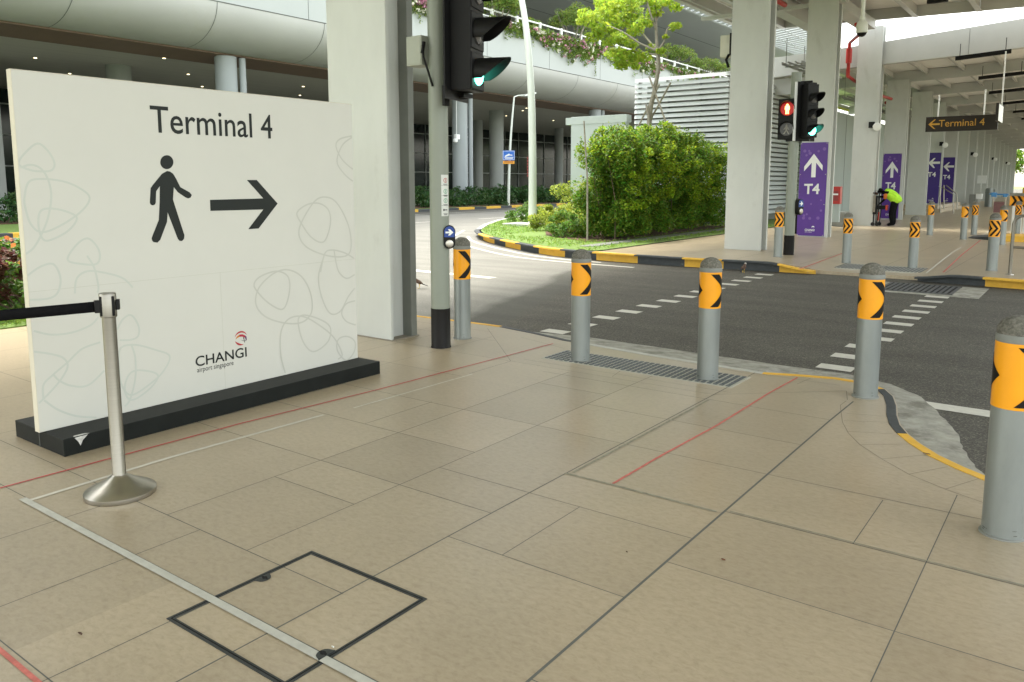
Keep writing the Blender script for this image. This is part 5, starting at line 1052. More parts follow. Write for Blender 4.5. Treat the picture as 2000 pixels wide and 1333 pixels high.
# --- raised kerb behind the bollards at the right
q = MB(); q.hexa([(-2.6, 22.0, 0), (2, 22.0, 0), (2, 23.6, 0), (-2.6, 24.2, 0), (-2.6, 22.05, .02), (2, 22.05, .16), (2, 23.6, .16), (-2.6, 24.2, .02)]) if False else None
a = GF(1890, 465.5); b = GF(1930, 468); c = GF(1958, 472); d = GF(2000, 473)
q = MB(); q.mi = 1; q.hexa([(a[0], a[1], 0), (c[0], c[1], 0), (c[0], c[1]+1.2, 0), (a[0], a[1]+1.2, 0), (a[0], a[1], .01), (c[0], c[1], .15), (c[0], c[1]+1.2, .15), (a[0], a[1]+1.2, .01)])
q.mi = 0; q.hexa([(c[0]+.002, c[1], 0), (2, d[1], 0), (2, d[1]+1.2, 0), (c[0]+.002, c[1]+1.2, 0), (c[0]+.002, c[1], .15), (2, d[1], .16), (2, d[1]+1.2, .16), (c[0]+.002, c[1]+1.2, .15)]); struct('traffic_island_kerb', q, [M_yel, M_blk])
# --- chevron barrier
y = 29.0; a = PY(1973, 383, y); b = PY(1973, 402, y)
t = thing('chevron_barrier', 'yellow and black chevron board over white pickets at the right edge', 'barrier', (a[0], y, 0))
xa, za, zb2 = a[0], a[1], b[1]
q = MB(); q.hexa([(xa, y, zb2), (xa+.04, y, zb2), (xa+1.9, y-2.2, zb2), (xa+1.86, y-2.2, zb2), (xa, y, za), (xa+.04, y, za), (xa+1.9, y-2.2, za), (xa+1.86, y-2.2, za)]); bd_ = link('board', q, M_orange, t, smooth=False)
dv = Vector((1.86, -2.2, 0)); dl = dv.length; dn = dv.normalized(); nn = Vector((-dn.y, dn.x, 0))*-1
q = MB(); h_ = za-zb2
for k in range(11):
    s0 = .06+k*.26; o_ = Vector((xa, y, zb2))+nn*.004
    for sg in (0, 1):
        z0, z1 = (0, h_/2) if sg == 0 else (h_/2, h_); s1, s2 = (0, .15) if sg == 0 else (.15, 0)
        q.quad(o_+dn*(s0+s1)+Vector((0, 0, z0)), o_+dn*(s0+s1+.12)+Vector((0, 0, z0)), o_+dn*(s0+s2+.12)+Vector((0, 0, z1)), o_+dn*(s0+s2)+Vector((0, 0, z1)))
link('chevrons', q, M_bk, bd_, smooth=False)
q = MB(); q.hexa([(xa-.02, y, za), (xa+.2, y, za), (xa+2.06, y-2.2, za), (xa+1.84, y-2.2, za), (xa-.02, y, za+.09), (xa+.2, y, za+.09), (xa+2.06, y-2.2, za+.09), (xa+1.84, y-2.2, za+.09)]); link('top_cap', q, M_collar, t, smooth=False)
for k in range(16):
    p = Vector((xa+.06, y, 0))+dn*(.1+k*.17); q = MB(); q.box(p.x-.035, p.x+.035, p.y-.01, p.y+.01, .05, zb2); link('picket', q, M_white, t, smooth=False)
# --- luggage trolley
y = 31.5; cxT = PY(1950, 400, y)[0]; a = PY(1936, 378, y); b = PY(1966, 384, y)
t = thing('luggage_trolley', 'silver luggage trolley with blue handle and maroon board near the right edge', 'trolley', (cxT, y, 0)); zh = (a[1]+b[1])/2; x0, x1 = a[0]+.07, b[0]-.02
q = MB()
for x in (x0, x1): q.tube([(x, y, zh), (x+.0, y+.05, .75), (x, y+.25, .18), (x, y+1.0, .13)], .02, 8)
q.tube([(x0, y+1.0, .13), (x1, y+1.0, .13)], .02, 8); q.tube([(x0, y, zh-.22), (x1, y, zh-.22)], .015, 8); q.tube([(x0, y+.25, .18), (x1, y+.25, .18)], .02, 8); link('frame', q, M_steel2, t)
q = MB(); q.tube([(x0-.12, y-.04, zh+.03), (x1+.08, y-.04, zh+.0)], .025, 8); q.box(x0-.06, x0+.1, y-.1, y, zh-.07, zh+.08); q.box(x1-.08, x1+.05, y-.1, y, zh-.07, zh+.04); link('handle', q, M_bluep, t, bevel=.01)
q = MB(); q.box(x0+.03, x1-.03, y-.02, y, zh-.60, zh-.24); link('advert_board', q, M_maroon, t, smooth=False)
q = MB(); q.box(x0, x1, y+.2, y+1.0, .15, .17); link('deck', q, M_steel2, t, smooth=False)
for (x, yy) in ((x0, y+.05), (x1, y+.05), ((x0+x1)/2, y+1.05)): q = MB(); q.lathe([(.07, -.02), (.075, 0), (.07, .02)], (x, yy, .075), 14, (1, 0, 0)); link('wheel', q, M_tyre, t)
# --- bins and small furniture far down the walkway
x, z = PY(1933, 390, 60); q = MB(); t = thing('litter_bin', 'pale cylindrical litter bin far down the walkway beyond the trolley', 'litter bin', (x, 60, 0)); zt_ = PY(1933, 368, 60)[1]
q.lathe([(.28, 0), (.28, zt_-.06), (.24, zt_-.05), (.24, zt_)], (x, 60, 0), 20); link('body', q, M_galv, t)
q = MB(); q.lathe([(.30, zt_-.30), (.30, zt_-.27)], (x, 60, 0), 20); link('rim', q, M_greyp, t)
x = PY(1909, 385, 58)[0]; zt_ = PY(1909, 380, 58)[1]; t = thing('service_box', 'low grey and white equipment box by the far columns left of the trolley', 'equipment box', (x, 58, 0))
q = MB(); q.box(x-.45, x-.1, 58, 58.4, 0, zt_+.0); link('grey_unit', q, M_greyp, t, bevel=.01); q = MB(); q.box(x-.095, x+.25, 57.95, 58.35, zt_-.3, zt_+.03); link('white_unit', q, M_white, t, bevel=.02); q = MB(); q.box(x-.05, x+.0, 58.1, 58.2, 0, zt_-.3); link('stand', q, M_greyp, t, smooth=False)
x, z = PY(1917.5, 351, 70); q = MB(); q.box(x-.3, x+.3, 70, 70.05, z-.3, z+.3); tag(link('notice_board', q, M_white, smooth=False), 'small white notice board on a far column above the service box', 'notice board')
# vehicle at the far right end
x, z = G(1996, 384, 0); x = PY(1999, 372, 60)[0]
t = thing('service_truck', 'small orange and dark service truck at the far right end of the walkway', 'truck', (x+.9, 60, 0))
q = MB(); q.box(x, x+2.0, 59.2, 61.2, .5, 1.25); link('tank_body', q, mat('orange_plate', (0, 0, 0)), t, bevel=.05)
q = MB(); q.box(x, x+2.0, 61.3, 63, .5, 2.7); cbk = link('cab', q, M_black, t, bevel=.1)
q = MB(); q.box(x+.2, x+1.8, 61.27, 61.3, 1.6, 2.4); link('rear_window', q, M_glass, cbk, smooth=False)
q = MB(); q.tube([(x+.2, 59.3, 1.25), (x+.25, 59.5, 1.9), (x+.5, 60, 2.2)], .07, 8); link('hose_arm', q, M_white, t)
for xx in (x+.15, x+1.85):
    for yy in (59.7, 62.4): q = MB(); q.lathe([(.3, -.1), (.36, -.08), (.36, .08), (.3, .1)], (xx, yy, .36), 18, (1, 0, 0)); link('wheel', q, M_tyre, t)
# ================================================================== PLANTS
def ball(n, c, r, shell=.55, flat=None):
    d = rng.normal(size=(n, 3)); d /= np.linalg.norm(d, axis=1)[:, None]; rr = rng.uniform(0, 1, n)**(1/3); rr = shell+(1-shell)*rr
    p = d*rr[:, None]*np.array(r)+np.array(c); return p
def clumps(n, boxes, k, cr, n_each):
    """leaf points gathered in k clumps whose centres lie in the given ellipsoid"""
    c, r = boxes; cs = ball(k, c, r, .35); out = []
    for q in cs: s = cr*rng.uniform(.6, 1.3); out.append(ball(n_each, q, (s, s, s*.75), .3))
    return np.concatenate(out)
M_shoot = leafmat('sunlit_shoot_leaf', (.22, .34, .02), .4, .45)
# --- hedge: grown-together shrubs
HX = -10.45
HP = [(HX+.15, 18.35, .75, 2.62), (HX-.05, 19.6, 1.15, 2.92), (HX-.1, 21.3, 1.15, 3.05), (HX-.1, 23.0, 1.1, 2.95), (HX-.05, 24.7, 1.1, 2.7)]
HL = ['leftmost shrub of the tall green hedge, beside the thin stake', 'second shrub from the left of the tall green hedge', 'middle shrub of the tall green hedge below the young tree', 'fourth shrub from the left of the tall green hedge', 'rightmost shrub of the tall green hedge, touching the road corner column']
for (x, y, ry, h), lb in zip(HP, HL):
    t = thing('hedge_shrub', lb, 'shrub', (x, y, .1), 'shrubs of the tall hedge')
    q = MB(); pts = []
    for k in range(150):
        u = rng.uniform(-1, 1); v = rng.uniform(-1, 1); zt_ = h*(1-.10*abs(u)**2)*rng.uniform(.95, 1.05); z = rng.uniform(.10, 1)**1.0*zt_
        rad = .85*(1-.35*(z/h)**3); s = rng.uniform(.16, .34); pts.append(ball(150, (x+v*rad, y+u*ry*.95, z), (s, s, s*.9), .25))
    for k in range(24):
        s = rng.uniform(.16, .28); pts.append(ball(120, (x+rng.uniform(-.3, .8), y+rng.uniform(-1, 1)*ry, rng.uniform(.25, .8)), (s, s, s), .25))
    for k in range(26):                          # sprigs that break the outline
        u = rng.uniform(-1, 1); b0_ = np.array((x+rng.uniform(-.6, .6), y+u*ry, h*.93)); d = np.array((rng.uniform(-.3, .3), rng.uniform(-.3, .3), 1)); L = rng.uniform(.12, .38)
        tt = rng.uniform(0, 1, 26)[:, None]; pts.append(b0_+d*L*tt+rng.normal(size=(26, 3))*.035)
    P_ = np.concatenate(pts); P_ = P_[P_[:, 2] > .18]; leafmesh(q, P_, .078, up=.5); link('foliage', q, M_leafh, t, smooth=False)
    q = MB(); pts = []  # bright shoots: sunlight on the hedge top painted into the leaf colour
    for k in range(46):
        u = rng.uniform(-1, 1); v = rng.uniform(-1, 1); s = rng.uniform(.10, .22); zt_ = h*(1-.10*u*u)*rng.uniform(.86, 1.06) if k < 30 else h*rng.uniform(.35, .9); xx_ = x+v*.6 if k < 30 else x+.85
        pts.append(ball(60, (xx_, y+u*ry*.95, zt_), (s, s, s*.8), .2))
    leafmesh(q, np.concatenate(pts), .075, up=.6); link('sunlit_shoots', q, M_shoot, t, smooth=False)
    q = MB()
    for k in range(7):
        bx_, by_ = x+rng.uniform(-.5, .55), y+rng.uniform(-.9, .9)*ry; q.tube([(bx_, by_, .08), (bx_+rng.uniform(-.1, .1), by_+rng.uniform(-.15, .15), h*.4), (bx_+rng.uniform(-.3, .3), by_+rng.uniform(-.3, .3), h*.85)], [.014, .011, .006], 6)
    link('stems', q, M_stem, t)
# --- low bushes on the island
def bush(name, lb, c, r, m, n, ls, group=None, k=26, stems=True):
    t = thing(name, lb, 'bush', (c[0], c[1], c[2]-r[2]*.9 if False else .1), group); q = MB(); leafmesh(q, clumps(n, (c, r), k, min(r)*.42, n//k), ls, up=.7); link('foliage', q, m, t, smooth=False)
    if stems:
        q = MB()
        for j in range(6): a = rng.uniform(0, 6.28); q.tube([(c[0]+rng.uniform(-.2, .2)*r[0], c[1]+rng.uniform(-.2, .2)*r[1], .05), (c[0]+.6*r[0]*math.cos(a), c[1]+.6*r[1]*math.sin(a), c[2])], [.015, .006], 5)
        link('stems', q, M_stem, t)
    return t
bush('low_bush', 'clipped green bush with yellow tips right behind the tall lamp post', (-15.9, 23.3, .42), (.75, .8, .38), M_leafg, 4200, .075, 'low bushes on the island')
bush('low_bush', 'clipped green bush with yellow tips left of the tall lamp post', (-16.9, 23.6, .40), (.5, .8, .36), M_leafg, 3000, .075, 'low bushes on the island')
bush('low_bush', 'bright yellow green bush between the lamp post and the hedge, nearest the kerb', (-12.1, 18.9, .42), (.75, .7, .40), M_leafy, 5200, .07, 'low bushes on the island')
bush('low_bush', 'bright yellow green bush in the middle of the group left of the hedge', (-13.2, 20.3, .48), (.8, .8, .46), M_leafy, 5200, .075, 'low bushes on the island')
bush('low_bush', 'tall yellow bush against the white wall left of the hedge', (-13.6, 22.2, .85), (1.15, 1.0, .75), M_leafy, 8000, .08, 'low bushes on the island', 40)
bush('low_bush', 'shaded green bush at the foot of the hedge beside the stake', (-11.5, 18.2, .40), (.6, .5, .38), M_leafg, 3600, .065, 'low bushes on the island')
# --- young tree behind the hedge
tx, ty = PY(1268, 300, 23.8)[0], 23.8
def ty_(px, py, dy=0): x, z = PY(px, py, ty+dy); return (x, ty+dy, z)
t = thing('young_tree', 'slender young tree with pale bark and loose yellow green leaf clusters, propped behind the hedge', 'tree', (tx, ty, .1))
trunk = [(tx, ty, .1), ty_(1268, 240), ty_(1278, 180), ty_(1286, 130), ty_(1283, 90), ty_(1281, 40), ty_(1279, -30), ty_(1277, -90)]
q = MB(); q.tube(catmull(trunk, False, 5), [.095-.002*i*1.0 for i in range(36)], 10); link('trunk', q, M_bark, t)
BR = [[ty_(1284, 100), ty_(1262, 74, .2), ty_(1235, 42, .4), ty_(1215, 15, .5), ty_(1190, 8, .6)], [ty_(1284, 100), ty_(1250, 85, -.2), ty_(1215, 62, -.4), ty_(1180, 48, -.5), ty_(1150, 40, -.6)], [ty_(1284, 100), ty_(1298, 80, .1), ty_(1303, 58, .2), ty_(1315, 50, .3)], [ty_(1285, 108), ty_(1262, 104, .2), ty_(1225, 98, .3), ty_(1200, 104, .3)], [ty_(1282, 60), ty_(1268, 20, -.3), ty_(1255, -30, -.4)], [ty_(1281, 40), ty_(1300, 5, .3), ty_(1325, -25, .5)]]
q = MB()
for b_ in BR: q.tube(catmull(b_, False, 4), [.040-.0022*i for i in range(len(catmull(b_, False, 4)))], 7)
link('limbs', q, M_bark, t)
CL = [(1150, 38, .40, -.6), (1172, 55, .34, -.5), (1160, 72, .28, -.5), (1195, 20, .45, .5), (1180, 5, .35, .6), (1215, 40, .42, .2), (1235, 25, .35, .4), (1208, 75, .30, -.4), (1240, 60, .28, .2), (1258, 45, .3, -.2), (1222, 5, .45, .5), (1250, -5, .4, -.4), (1285, 5, .3, 0), (1310, 0, .32, .4), (1320, 15, .2, .5), (1205, 105, .38, .3), (1225, 118, .35, .3), (1240, 108, .3, .3), (1258, 112, .25, .2), (1215, 128, .25, .3), (1190, 82, .2, -.2), (1318, 52, .20, .3), (1300, 72, .1, .1), (1272, 92, .16, .1), (1175, 30, .4, 0), (1232, 85, .22, 0), (1277, 25, .25, 0), (1195, 60, .22, 0), (1290, 100, .14, -.1), (1240, 130, .16, .2), (1140, 25, .2, -.3)]
q = MB()
for px, py, r, dy in CL:
    c = ty_(px, py, dy); k = int(215*(r/.35)**1.6); leafmesh(q, ball(k, c, (r*1.15, r, r*.62), .1), .135, up=.0, aspect=.6)
link('leaf_clusters', q, M_leaft, t, smooth=False)
for a, b in [((1228, 285), (1288, 165)), ((1312, 270), (1268, 150)), ((1240, 290), (1310, 162)), ((1275, 290), (1262, 205))]:
    q = MB(); p0 = ty_(*a, .5 if a[0] < 1250 else -.4); p1 = ty_(*b, -.15); q.tube([(p0[0], p0[1], max(p0[2]-1.2, .1)) if False else p0, p1], .03, 7); tag(link('tree_prop', q, M_bark), {1228: 'wooden prop leaning right against the young tree trunk, its top above the louvre edge', 1312: 'wooden prop leaning left against the young tree trunk', 1240: 'wooden prop whose upper end sticks out right of the young tree trunk', 1275: 'short wooden prop close beside the young tree trunk'}[a[0]], 'prop')
# --- planting in front of the terminal
q = MB(); n = 0; pts = []
for k in range(1500):
    y = rng.uniform(2, 100); x = rng.uniform(-34.6, -31.9); h = .5+.75*((-x-31.9)/2.7)+rng.uniform(-.25, .3); s = rng.uniform(.22, .42); m_ = 42 if y < 62 else 20
    pts.append(ball(m_, (x, y, h*.8), (s, s, s*.8), .2)); 
    if rng.uniform() < .5: pts.append(ball(m_//2, (x+.1, y, h*.3), (s, s, s*.6), .2))
P_ = np.concatenate(pts); P_ = P_[P_[:, 2] > .08]; leafmesh(q, P_, .22, up=.25, aspect=.38)
o = link('shrub_bed', q, M_leafd, smooth=False); o['kind'] = 'stuff'; tag(o, 'dense dark green ground planting along the front of the terminal', 'planting')
q = MB(); q.box(-36.5, -31.8, -20, 140, .04, .10); struct('planting_soil', q, M_mulch); q = MB(); q.box(-66, -36.5, -30, 150, .04, .09); struct('undercroft_floor', q, M_concb)
# --- flowers over the planter wall
def vine(lb, segs, k0, seed):
    t = thing('flowering_vine', lb, 'vine', (-32, segs[0][0], 11.9)); g, pk, wh = MB(), MB(), MB(); r_ = np.random.default_rng(seed)
    for (ya, yb, zt_, zl, n, fl) in segs:
        for k in range(n):
            y = r_.uniform(ya, yb); u = (y-ya)/(yb-ya); dl = (zt_-zl)*math.sin(math.pi*min(1, max(0, u)))**.5*r_.uniform(.35, 1.0); z = zt_-dl*r_.uniform(0, 1)
            s = r_.uniform(.12, .26); leafmesh(g, ball(22, (-31.85+r_.uniform(-.1, .12), y, z), (s*.6, s, s*.9), .2), .13, up=.3)
            if r_.uniform() < fl: leafmesh(pk if r_.uniform() < .62 else wh, ball(r_.integers(5, 12), (-31.7, y+r_.uniform(-.1, .1), z), (.1, .14, .12), .3), .14, up=.2, aspect=.9)
        for k in range(int((yb-ya)*1.2)):
            y = r_.uniform(ya, yb); L = r_.uniform(.3, 1.0)*(zt_-zl)*1.2; m_ = int(L*60); tt = r_.uniform(0, 1, m_)[:, None]
            leafmesh(g, np.array((-31.86, y, zt_-.2))+np.array((0, .15, -L))*tt+r_.normal(size=(m_, 3))*.06*np.array((.5, 1, 1)), .12, up=.3)
    link('foliage', g, M_leafb, t, smooth=False); link('pink_blossom', pk, M_flow, t, smooth=False); link('white_blossom', wh, M_floww, t, smooth=False)
vine('trailing vine with pink and white blossom over the planter wall, middle stretch', [(41.0, 46, 11.95, 11.0, 190, .09), (45.5, 55.5, 11.95, 10.2, 560, .15), (55, 60, 11.95, 10.9, 180, .08)], 0, 3)
vine('trailing vine with dark red and white blossom, right of the young tree trunk', [(60, 66, 11.9, 10.6, 280, .12), (66, 80, 11.9, 11.0, 320, .08)], 0, 5)
vine('trailing vine with white blossom on the planter wall left of the signal pole', [(30.5, 37.5, 12.0, 10.9, 320, .4)], 0, 8)
# --- shrubs and small trees on the deck
def deckt(px, y, h, r, lb, m=M_leafb):
    x = PY(px, 50, y)[0]; z0 = 10.9; t = thing('deck_tree', lb, 'tree', (x, y, z0), 'small trees on the terminal deck'); q = MB()
    for k in range(9): a = rng.uniform(0, 6.28); q.tube([(x+rng.uniform(-.15, .15), y, z0), (x+r*.35*math.cos(a), y+r*.35*math.sin(a), z0+h*.45), (x+r*.7*math.cos(a), y+r*.7*math.sin(a), z0+h*.8)], [.06, .04, .015], 6)
    link('trunk', q, M_bark, t); q = MB(); pts = []
    for k in range(95):
        d = rng.normal(size=3); d /= np.linalg.norm(d); d[2] = abs(d[2])-.25; c = np.array((x, y, z0+h*.62))+d*np.array((r, r, h*.40))*rng.uniform(.55, 1); s = rng.uniform(.22, .45); pts.append(ball(46, c, (s, s, s*.75), .2))
    leafmesh(q, np.concatenate(pts), .17, up=.4); link('crown', q, m, t, smooth=False)
deckt(975, 42.5, 3.3, 1.5, 'many stemmed deck shrub above the railing, just right of the signal head')
deckt(1120, 52, 4.0, 1.9, 'many stemmed deck tree above the railing, left of the young street tree')
deckt(1200, 60, 3.4, 1.9, 'deck shrub behind the leaves of the young street tree')
deckt(1305, 70, 3.7, 2.6, 'round green deck tree just right of the young tree trunk')
deckt(1378, 76, 3.0, 2.5, 'round olive green deck shrub left of the road corner column')
deckt(1425, 84, 2.6, 2.2, 'deck shrub partly hidden by the road corner column')
deckt(1030, 47, 2.2, 1.0, 'small deck shrub behind the tall lamp post')
# --- shrubs left of the sign
def lbush(name, lb, c, r, m, n, ls, fl=None):
    t = bush(name, lb, c, r, m, n, ls, k=34)
    if fl: q = MB(); leafmesh(q, ball(160, (c[0], c[1], c[2]+r[2]*.5), (r[0], r[1], r[2]*.6), .6), ls*.8, up=.4, aspect=.9); link('blossom', q, fl, t, smooth=False)
lbush('flowering_shrub', 'reddish leaved shrub at the left edge beside the white sign', (-10.3, 4.25, .42), (.75, .8, .36), M_leafr, 5200, .08)
lbush('flowering_shrub', 'yellow green shrub with orange blossom at the left edge, upper part', (-11.4, 4.6, .45), (.9, .8, .36), M_leafg, 5200, .08, M_flowo)
lbush('flowering_shrub', 'low olive shrub with bare twigs at the left edge beside the pavement', (-10.0, 3.9, .3), (.6, .7, .3), M_leafg, 2800, .07)
lbush('flowering_shrub', 'dark leaved shrub hidden mostly behind the white sign', (-12.6, 5.4, .4), (.8, .8, .34), M_leafr, 3000, .08)
gb = MB(); leafmesh(gb, np.stack([rng.uniform(-10.6, -9.33, 2500), rng.uniform(2.2, 4.9, 2500), np.full(2500, .04)], 1), .07, up=-.2, aspect=.2); o = link('grass', gb, M_grassl, smooth=False); o['kind'] = 'stuff'; tag(o, 'grass edge beside the pavement left of the white sign', 'grass')
# --- trees at the far right end of the walkway (seen through the end), then an unseen row added to mirror green in the glazing
def bigtree(x, y, h, r, lb):
    t = thing('broad_tree', lb, 'tree', (x, y, 0), 'trees beyond the roads'); q = MB(); q.tube([(x, y, 0), (x+.2, y, h*.4), (x, y+.2, h*.75)], [.3, .22, .08], 8); link('trunk', q, M_bark, t)
    q = MB(); pts = [ball(60, np.array((x, y, h*.62))+ball(1, (0, 0, 0), (r, r, h*.36), .4)[0], (.9, .9, .6), .2) for _ in range(85)]; leafmesh(q, np.concatenate(pts), .5, up=.4); link('crown', q, M_leafh, t, smooth=False)
bigtree(-7.5, 150, 10, 6, 'leafy tree beyond the far right end of the walkway'); bigtree(2, 150, 11, 6, 'second leafy tree beyond the far right end of the walkway')
for k, (x, y) in enumerate([(24, 34), (27, 46), (23, 58), (28, 71), (24, 84), (27, 98), (25, 112), (22, 20)]): bigtree(x, y, 10, 6.5, 'unseen leafy tree added to the right for green glass reflections, number %s along the row' % ['two', 'three', 'four', 'five', 'six', 'seven', 'eight', 'one'][k])

# ================================================================== PERSON, CART, BIRDS
def skinned(name, joints, edges, radii, m, parent, sub=2):
    me = bpy.data.meshes.new(name); o0 = ORG.get(parent.name, Vector((0, 0, 0))) if parent else Vector((0, 0, 0))
    me.from_pydata([tuple(Vector(j)-o0) for j in joints], edges, []); o = bpy.data.objects.new(name, me); C.objects.link(o)
    me.materials.append(m)
    if parent: o.parent = parent; ORG[o.name] = o0
    mo = o.modifiers.new('skin', 'SKIN'); 
    for v, r in zip(me.skin_vertices[0].data, radii): v.radius = r if isinstance(r, tuple) else (r, r)
    me.skin_vertices[0].data[0].use_root = True
    mo.use_smooth_shade = True; s = o.modifiers.new('sub', 'SUBSURF'); s.levels = sub; s.render_levels = sub
    bpy.context.view_layer.update(); dg = bpy.context.evaluated_depsgraph_get(); m2 = bpy.data.meshes.new_from_object(o.evaluated_get(dg))
    o.modifiers.clear(); o.data = m2; m2.name = name; m2.materials.clear(); m2.materials.append(m); m2.polygons.foreach_set('use_smooth', [True]*len(m2.polygons)); return o
bx, by = -5.95, 31.0                             # feet of the worker; she faces -x and bends forward
t = thing('person', 'person in black headscarf, lime safety vest and black trousers bending over a cart', 'person', (bx, by, 0))
def B(x, y, z): return (bx+x, by+y, z)
J = [B(.10, 0, .90), B(.06, 0, 1.01), B(-.10, 0, 1.15), B(-.26, 0, 1.22), B(-.36, 0, 1.22),       # pelvis spine chest neck
     B(-.45, 0, 1.23), B(-.52, 0, 1.20),                                                       # head
     B(.08, .10, .88), B(.02, .11, .48), B(.06, .11, .09), B(-.10, .12, .05),                   # far leg
     B(.08, -.10, .88), B(.0, -.11, .48), B(.05, -.11, .09), B(-.12, -.13, .05),                # near leg
     B(-.24, .16, 1.19), B(-.30, .20, 1.04), B(-.52, .16, 1.04), B(-.60, .16, 1.04),            # far arm to cart handle
     B(-.22, -.17, 1.18), B(-.20, -.21, .98), B(-.38, -.18, .80), B(-.44, -.17, .75)]          # near arm reaching down
Ed = [(0, 1), (1, 2), (2, 3), (3, 4), (4, 5), (5, 6), (0, 7), (7, 8), (8, 9), (9, 10), (0, 11), (11, 12), (12, 13), (13, 14), (3, 15), (15, 16), (16, 17), (17, 18), (3, 19), (19, 20), (20, 21), (21, 22)]
Rr = [.14, .13, .14, .12, .055, .088, .07, .12, .10, .085, .045, .12, .10, .085, .045, .06, .045, .034, .028, .06, .045, .034, .028]
skinned('body', J, Ed, Rr, M_cloth, t)
# safety vest: open-bottomed shell round the torso
skinned('safety_vest', [B(.17, 0, .80), B(.12, 0, .95), B(-.05, 0, 1.11), B(-.21, 0, 1.20), B(-.31, 0, 1.22)], [(0, 1), (1, 2), (2, 3), (3, 4)], [(.22, .22), (.20, .21), (.20, .21), (.165, .19), (.10, .12)], M_hiv, t)
skinned('sleeve', [B(-.20, -.20, 1.17), B(-.20, -.235, 1.06), B(-.22, -.225, .95)], [(0, 1), (1, 2)], [.075, .065, .055], M_brown, t)
skinned('sleeve', [B(-.24, .17, 1.18), B(-.30, .21, 1.04)], [(0, 1)], [.07, .052], M_brown, t)
skinned('headscarf', [B(-.34, 0, 1.23), B(-.43, 0, 1.26), B(-.50, 0, 1.25)], [(0, 1), (1, 2)], [.105, .118, .10], M_cloth, t)
q = MB(); q.lathe([(.02, -.03), (.065, -.02), (.075, .02), (.055, .05), (.01, .06)], B(-.55, 0, 1.17), 14, (-.6, 0, -.8)); link('face', q, M_skin, t)
q = MB(); q.lathe([(.01, -.02), (.045, -.01), (.045, .02), (.01, .03)], B(-.58, 0, 1.135), 12, (-.6, 0, -.8)); link('face_mask', q, M_white, t)
for hx, hy, hz, dz in ((-.62, .16, 1.04, 0), (-.46, -.17, .73, -1)):
    q = MB(); c = Vector(B(hx, hy, hz)); dr = Vector((-1, 0, 0)) if dz == 0 else Vector((-.6, 0, -.8)); sd = Vector((0, 1, 0)); q.tube([c+dr*-.02, c+dr*.05], [.03, .033], 8)
    for k, L in enumerate((.055, .068, .072, .062)): o_ = c+dr*.045+sd*(.024-.016*k); q.tube([o_, o_+dr*L*.55, o_+dr*L*.8+Vector((0, 0, -.02))], [.009, .008, .006], 6)
    q.tube([c+sd*.03, c+sd*.05+dr*.035, c+sd*.045+dr*.055], [.010, .009, .007], 6); link('gloved_hand', q, M_cartred if dz else M_cloth, t)
# cleaning cart
cx_, cy_c = -6.42, 30.95
t = thing('cleaning_cart', 'upright cleaning cart with dark frame, grey panels and red cloth in front of the worker', 'cart', (cx_, cy_c, 0))
q = MB(); q.box(cx_-.12, cx_+.02, cy_c-.22, cy_c+.22, .42, 1.08); q.box(cx_-.14, cx_+.10, cy_c-.24, cy_c+.24, 1.16, 1.20); link('body', q, M_black, t, bevel=.01)
q = MB(); q.box(cx_-.125, cx_-.04, cy_c-.235, cy_c-.222, .50, 1.1); link('side_panel', q, mat('worn_panel', (.24, .22, .18), .6, .3, 8), t, smooth=False)
q = MB()
for yy in (cy_c-.2, cy_c+.2): q.tube([(cx_+.07, yy, 1.18), (cx_+.07, yy, .5), (cx_+.04, yy, .12)], .018, 8); q.tube([(cx_-.08, yy, .42), (cx_-.08, yy, .1)], .018, 8)
q.box(cx_+.02, cx_+.28, cy_c-.15, cy_c+.15, .60, .74); link('frame', q, M_black, t)
q = MB(); q.box(cx_+.281, cx_+.34, cy_c-.16, cy_c+.1, .56, .76); link('red_cloth', q, M_cartred, t, bevel=.03)
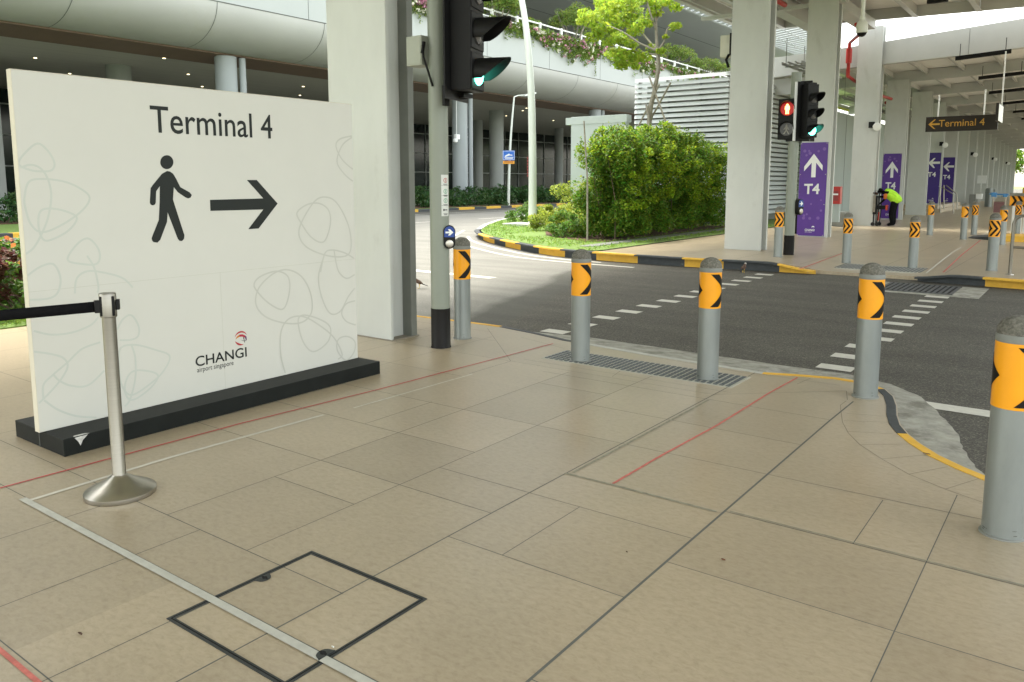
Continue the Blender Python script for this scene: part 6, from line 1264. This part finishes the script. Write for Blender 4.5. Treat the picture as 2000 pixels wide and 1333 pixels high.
q = MB(); q.tube([(cx_+.09, cy_c-.2, .5), (cx_+.085, cy_c-.21, .2)], .018, 8); link('red_tube', q, M_red, t)
for xx in (cx_-.1, cx_+.04):
    for yy in (cy_c-.2, cy_c+.2): q = MB(); q.lathe([(.06, -.02), (.07, 0), (.06, .02)], (xx, yy, .07), 14, (0, 1, 0)); link('wheel', q, M_tyre, t)
# myna birds on the road
def bird(x, y, z, ang, lb, grey):
    t = thing('bird', lb, 'bird', (x, y, z)); d = Vector((math.cos(ang), math.sin(ang), 0)); s = Vector((-d.y, d.x, 0)); o = Vector((x, y, z))
    def p(a, h, b=0): return tuple(o+d*a+s*b+Vector((0, 0, h)))
    skinned('body', [p(-.045, .075), p(.0, .095), p(.04, .118), p(.062, .150), p(.078, .168)], [(0, 1), (1, 2), (2, 3), (3, 4)], [.018, .036, .032, .018, .018], M_bird, t)
    q = MB(); q.lathe([(.004, -.02), (.0185, -.008), (.020, .006), (.010, .018)], p(.074, .166), 12, d); link('head', q, M_birdw if grey else M_birdk, t)
    q = MB(); q.tube([p(.092, .166), p(.122, .160)], [.006, .001], 6); link('beak', q, mat('yellow_beak', (.6, .4, .05)), t)
    q = MB(); q.hexa([p(-.04, .066, -.012), p(-.04, .066, .012), p(-.135, .030, .018), p(-.135, .030, -.018), p(-.04, .080, -.012), p(-.04, .080, .012), p(-.135, .036, .018), p(-.135, .036, -.018)]); link('tail', q, M_birdk, t)
    for b in (-.033, .033): q = MB(); q.lathe([(.002, -.055), (.014, -.02), (.017, .02), (.006, .05)], p(-.005, .098, b*.85), 10, (d.x, d.y, .45)); link('wing', q, M_bird, t)
    for b in (-.014, .014): q = MB(); q.tube([p(.0, .07, b), p(-.006, .035, b), p(.004, .004, b), p(.03, .003, b)], [.007, .004, .003, .002], 6); link('leg', q, mat('yellow_beak', (0, 0, 0)), t)
x, y = G(819, 564, RZ); bird(x, y, RZ+.003, YAW+math.pi+.1, 'brown myna bird on the bright road just right of the nearest column', False)
x, y = G(1452, 534, RZ); bird(x, y, RZ+.003, YAW+.9, 'small dark myna bird with grey head by the black kerb stone', True)
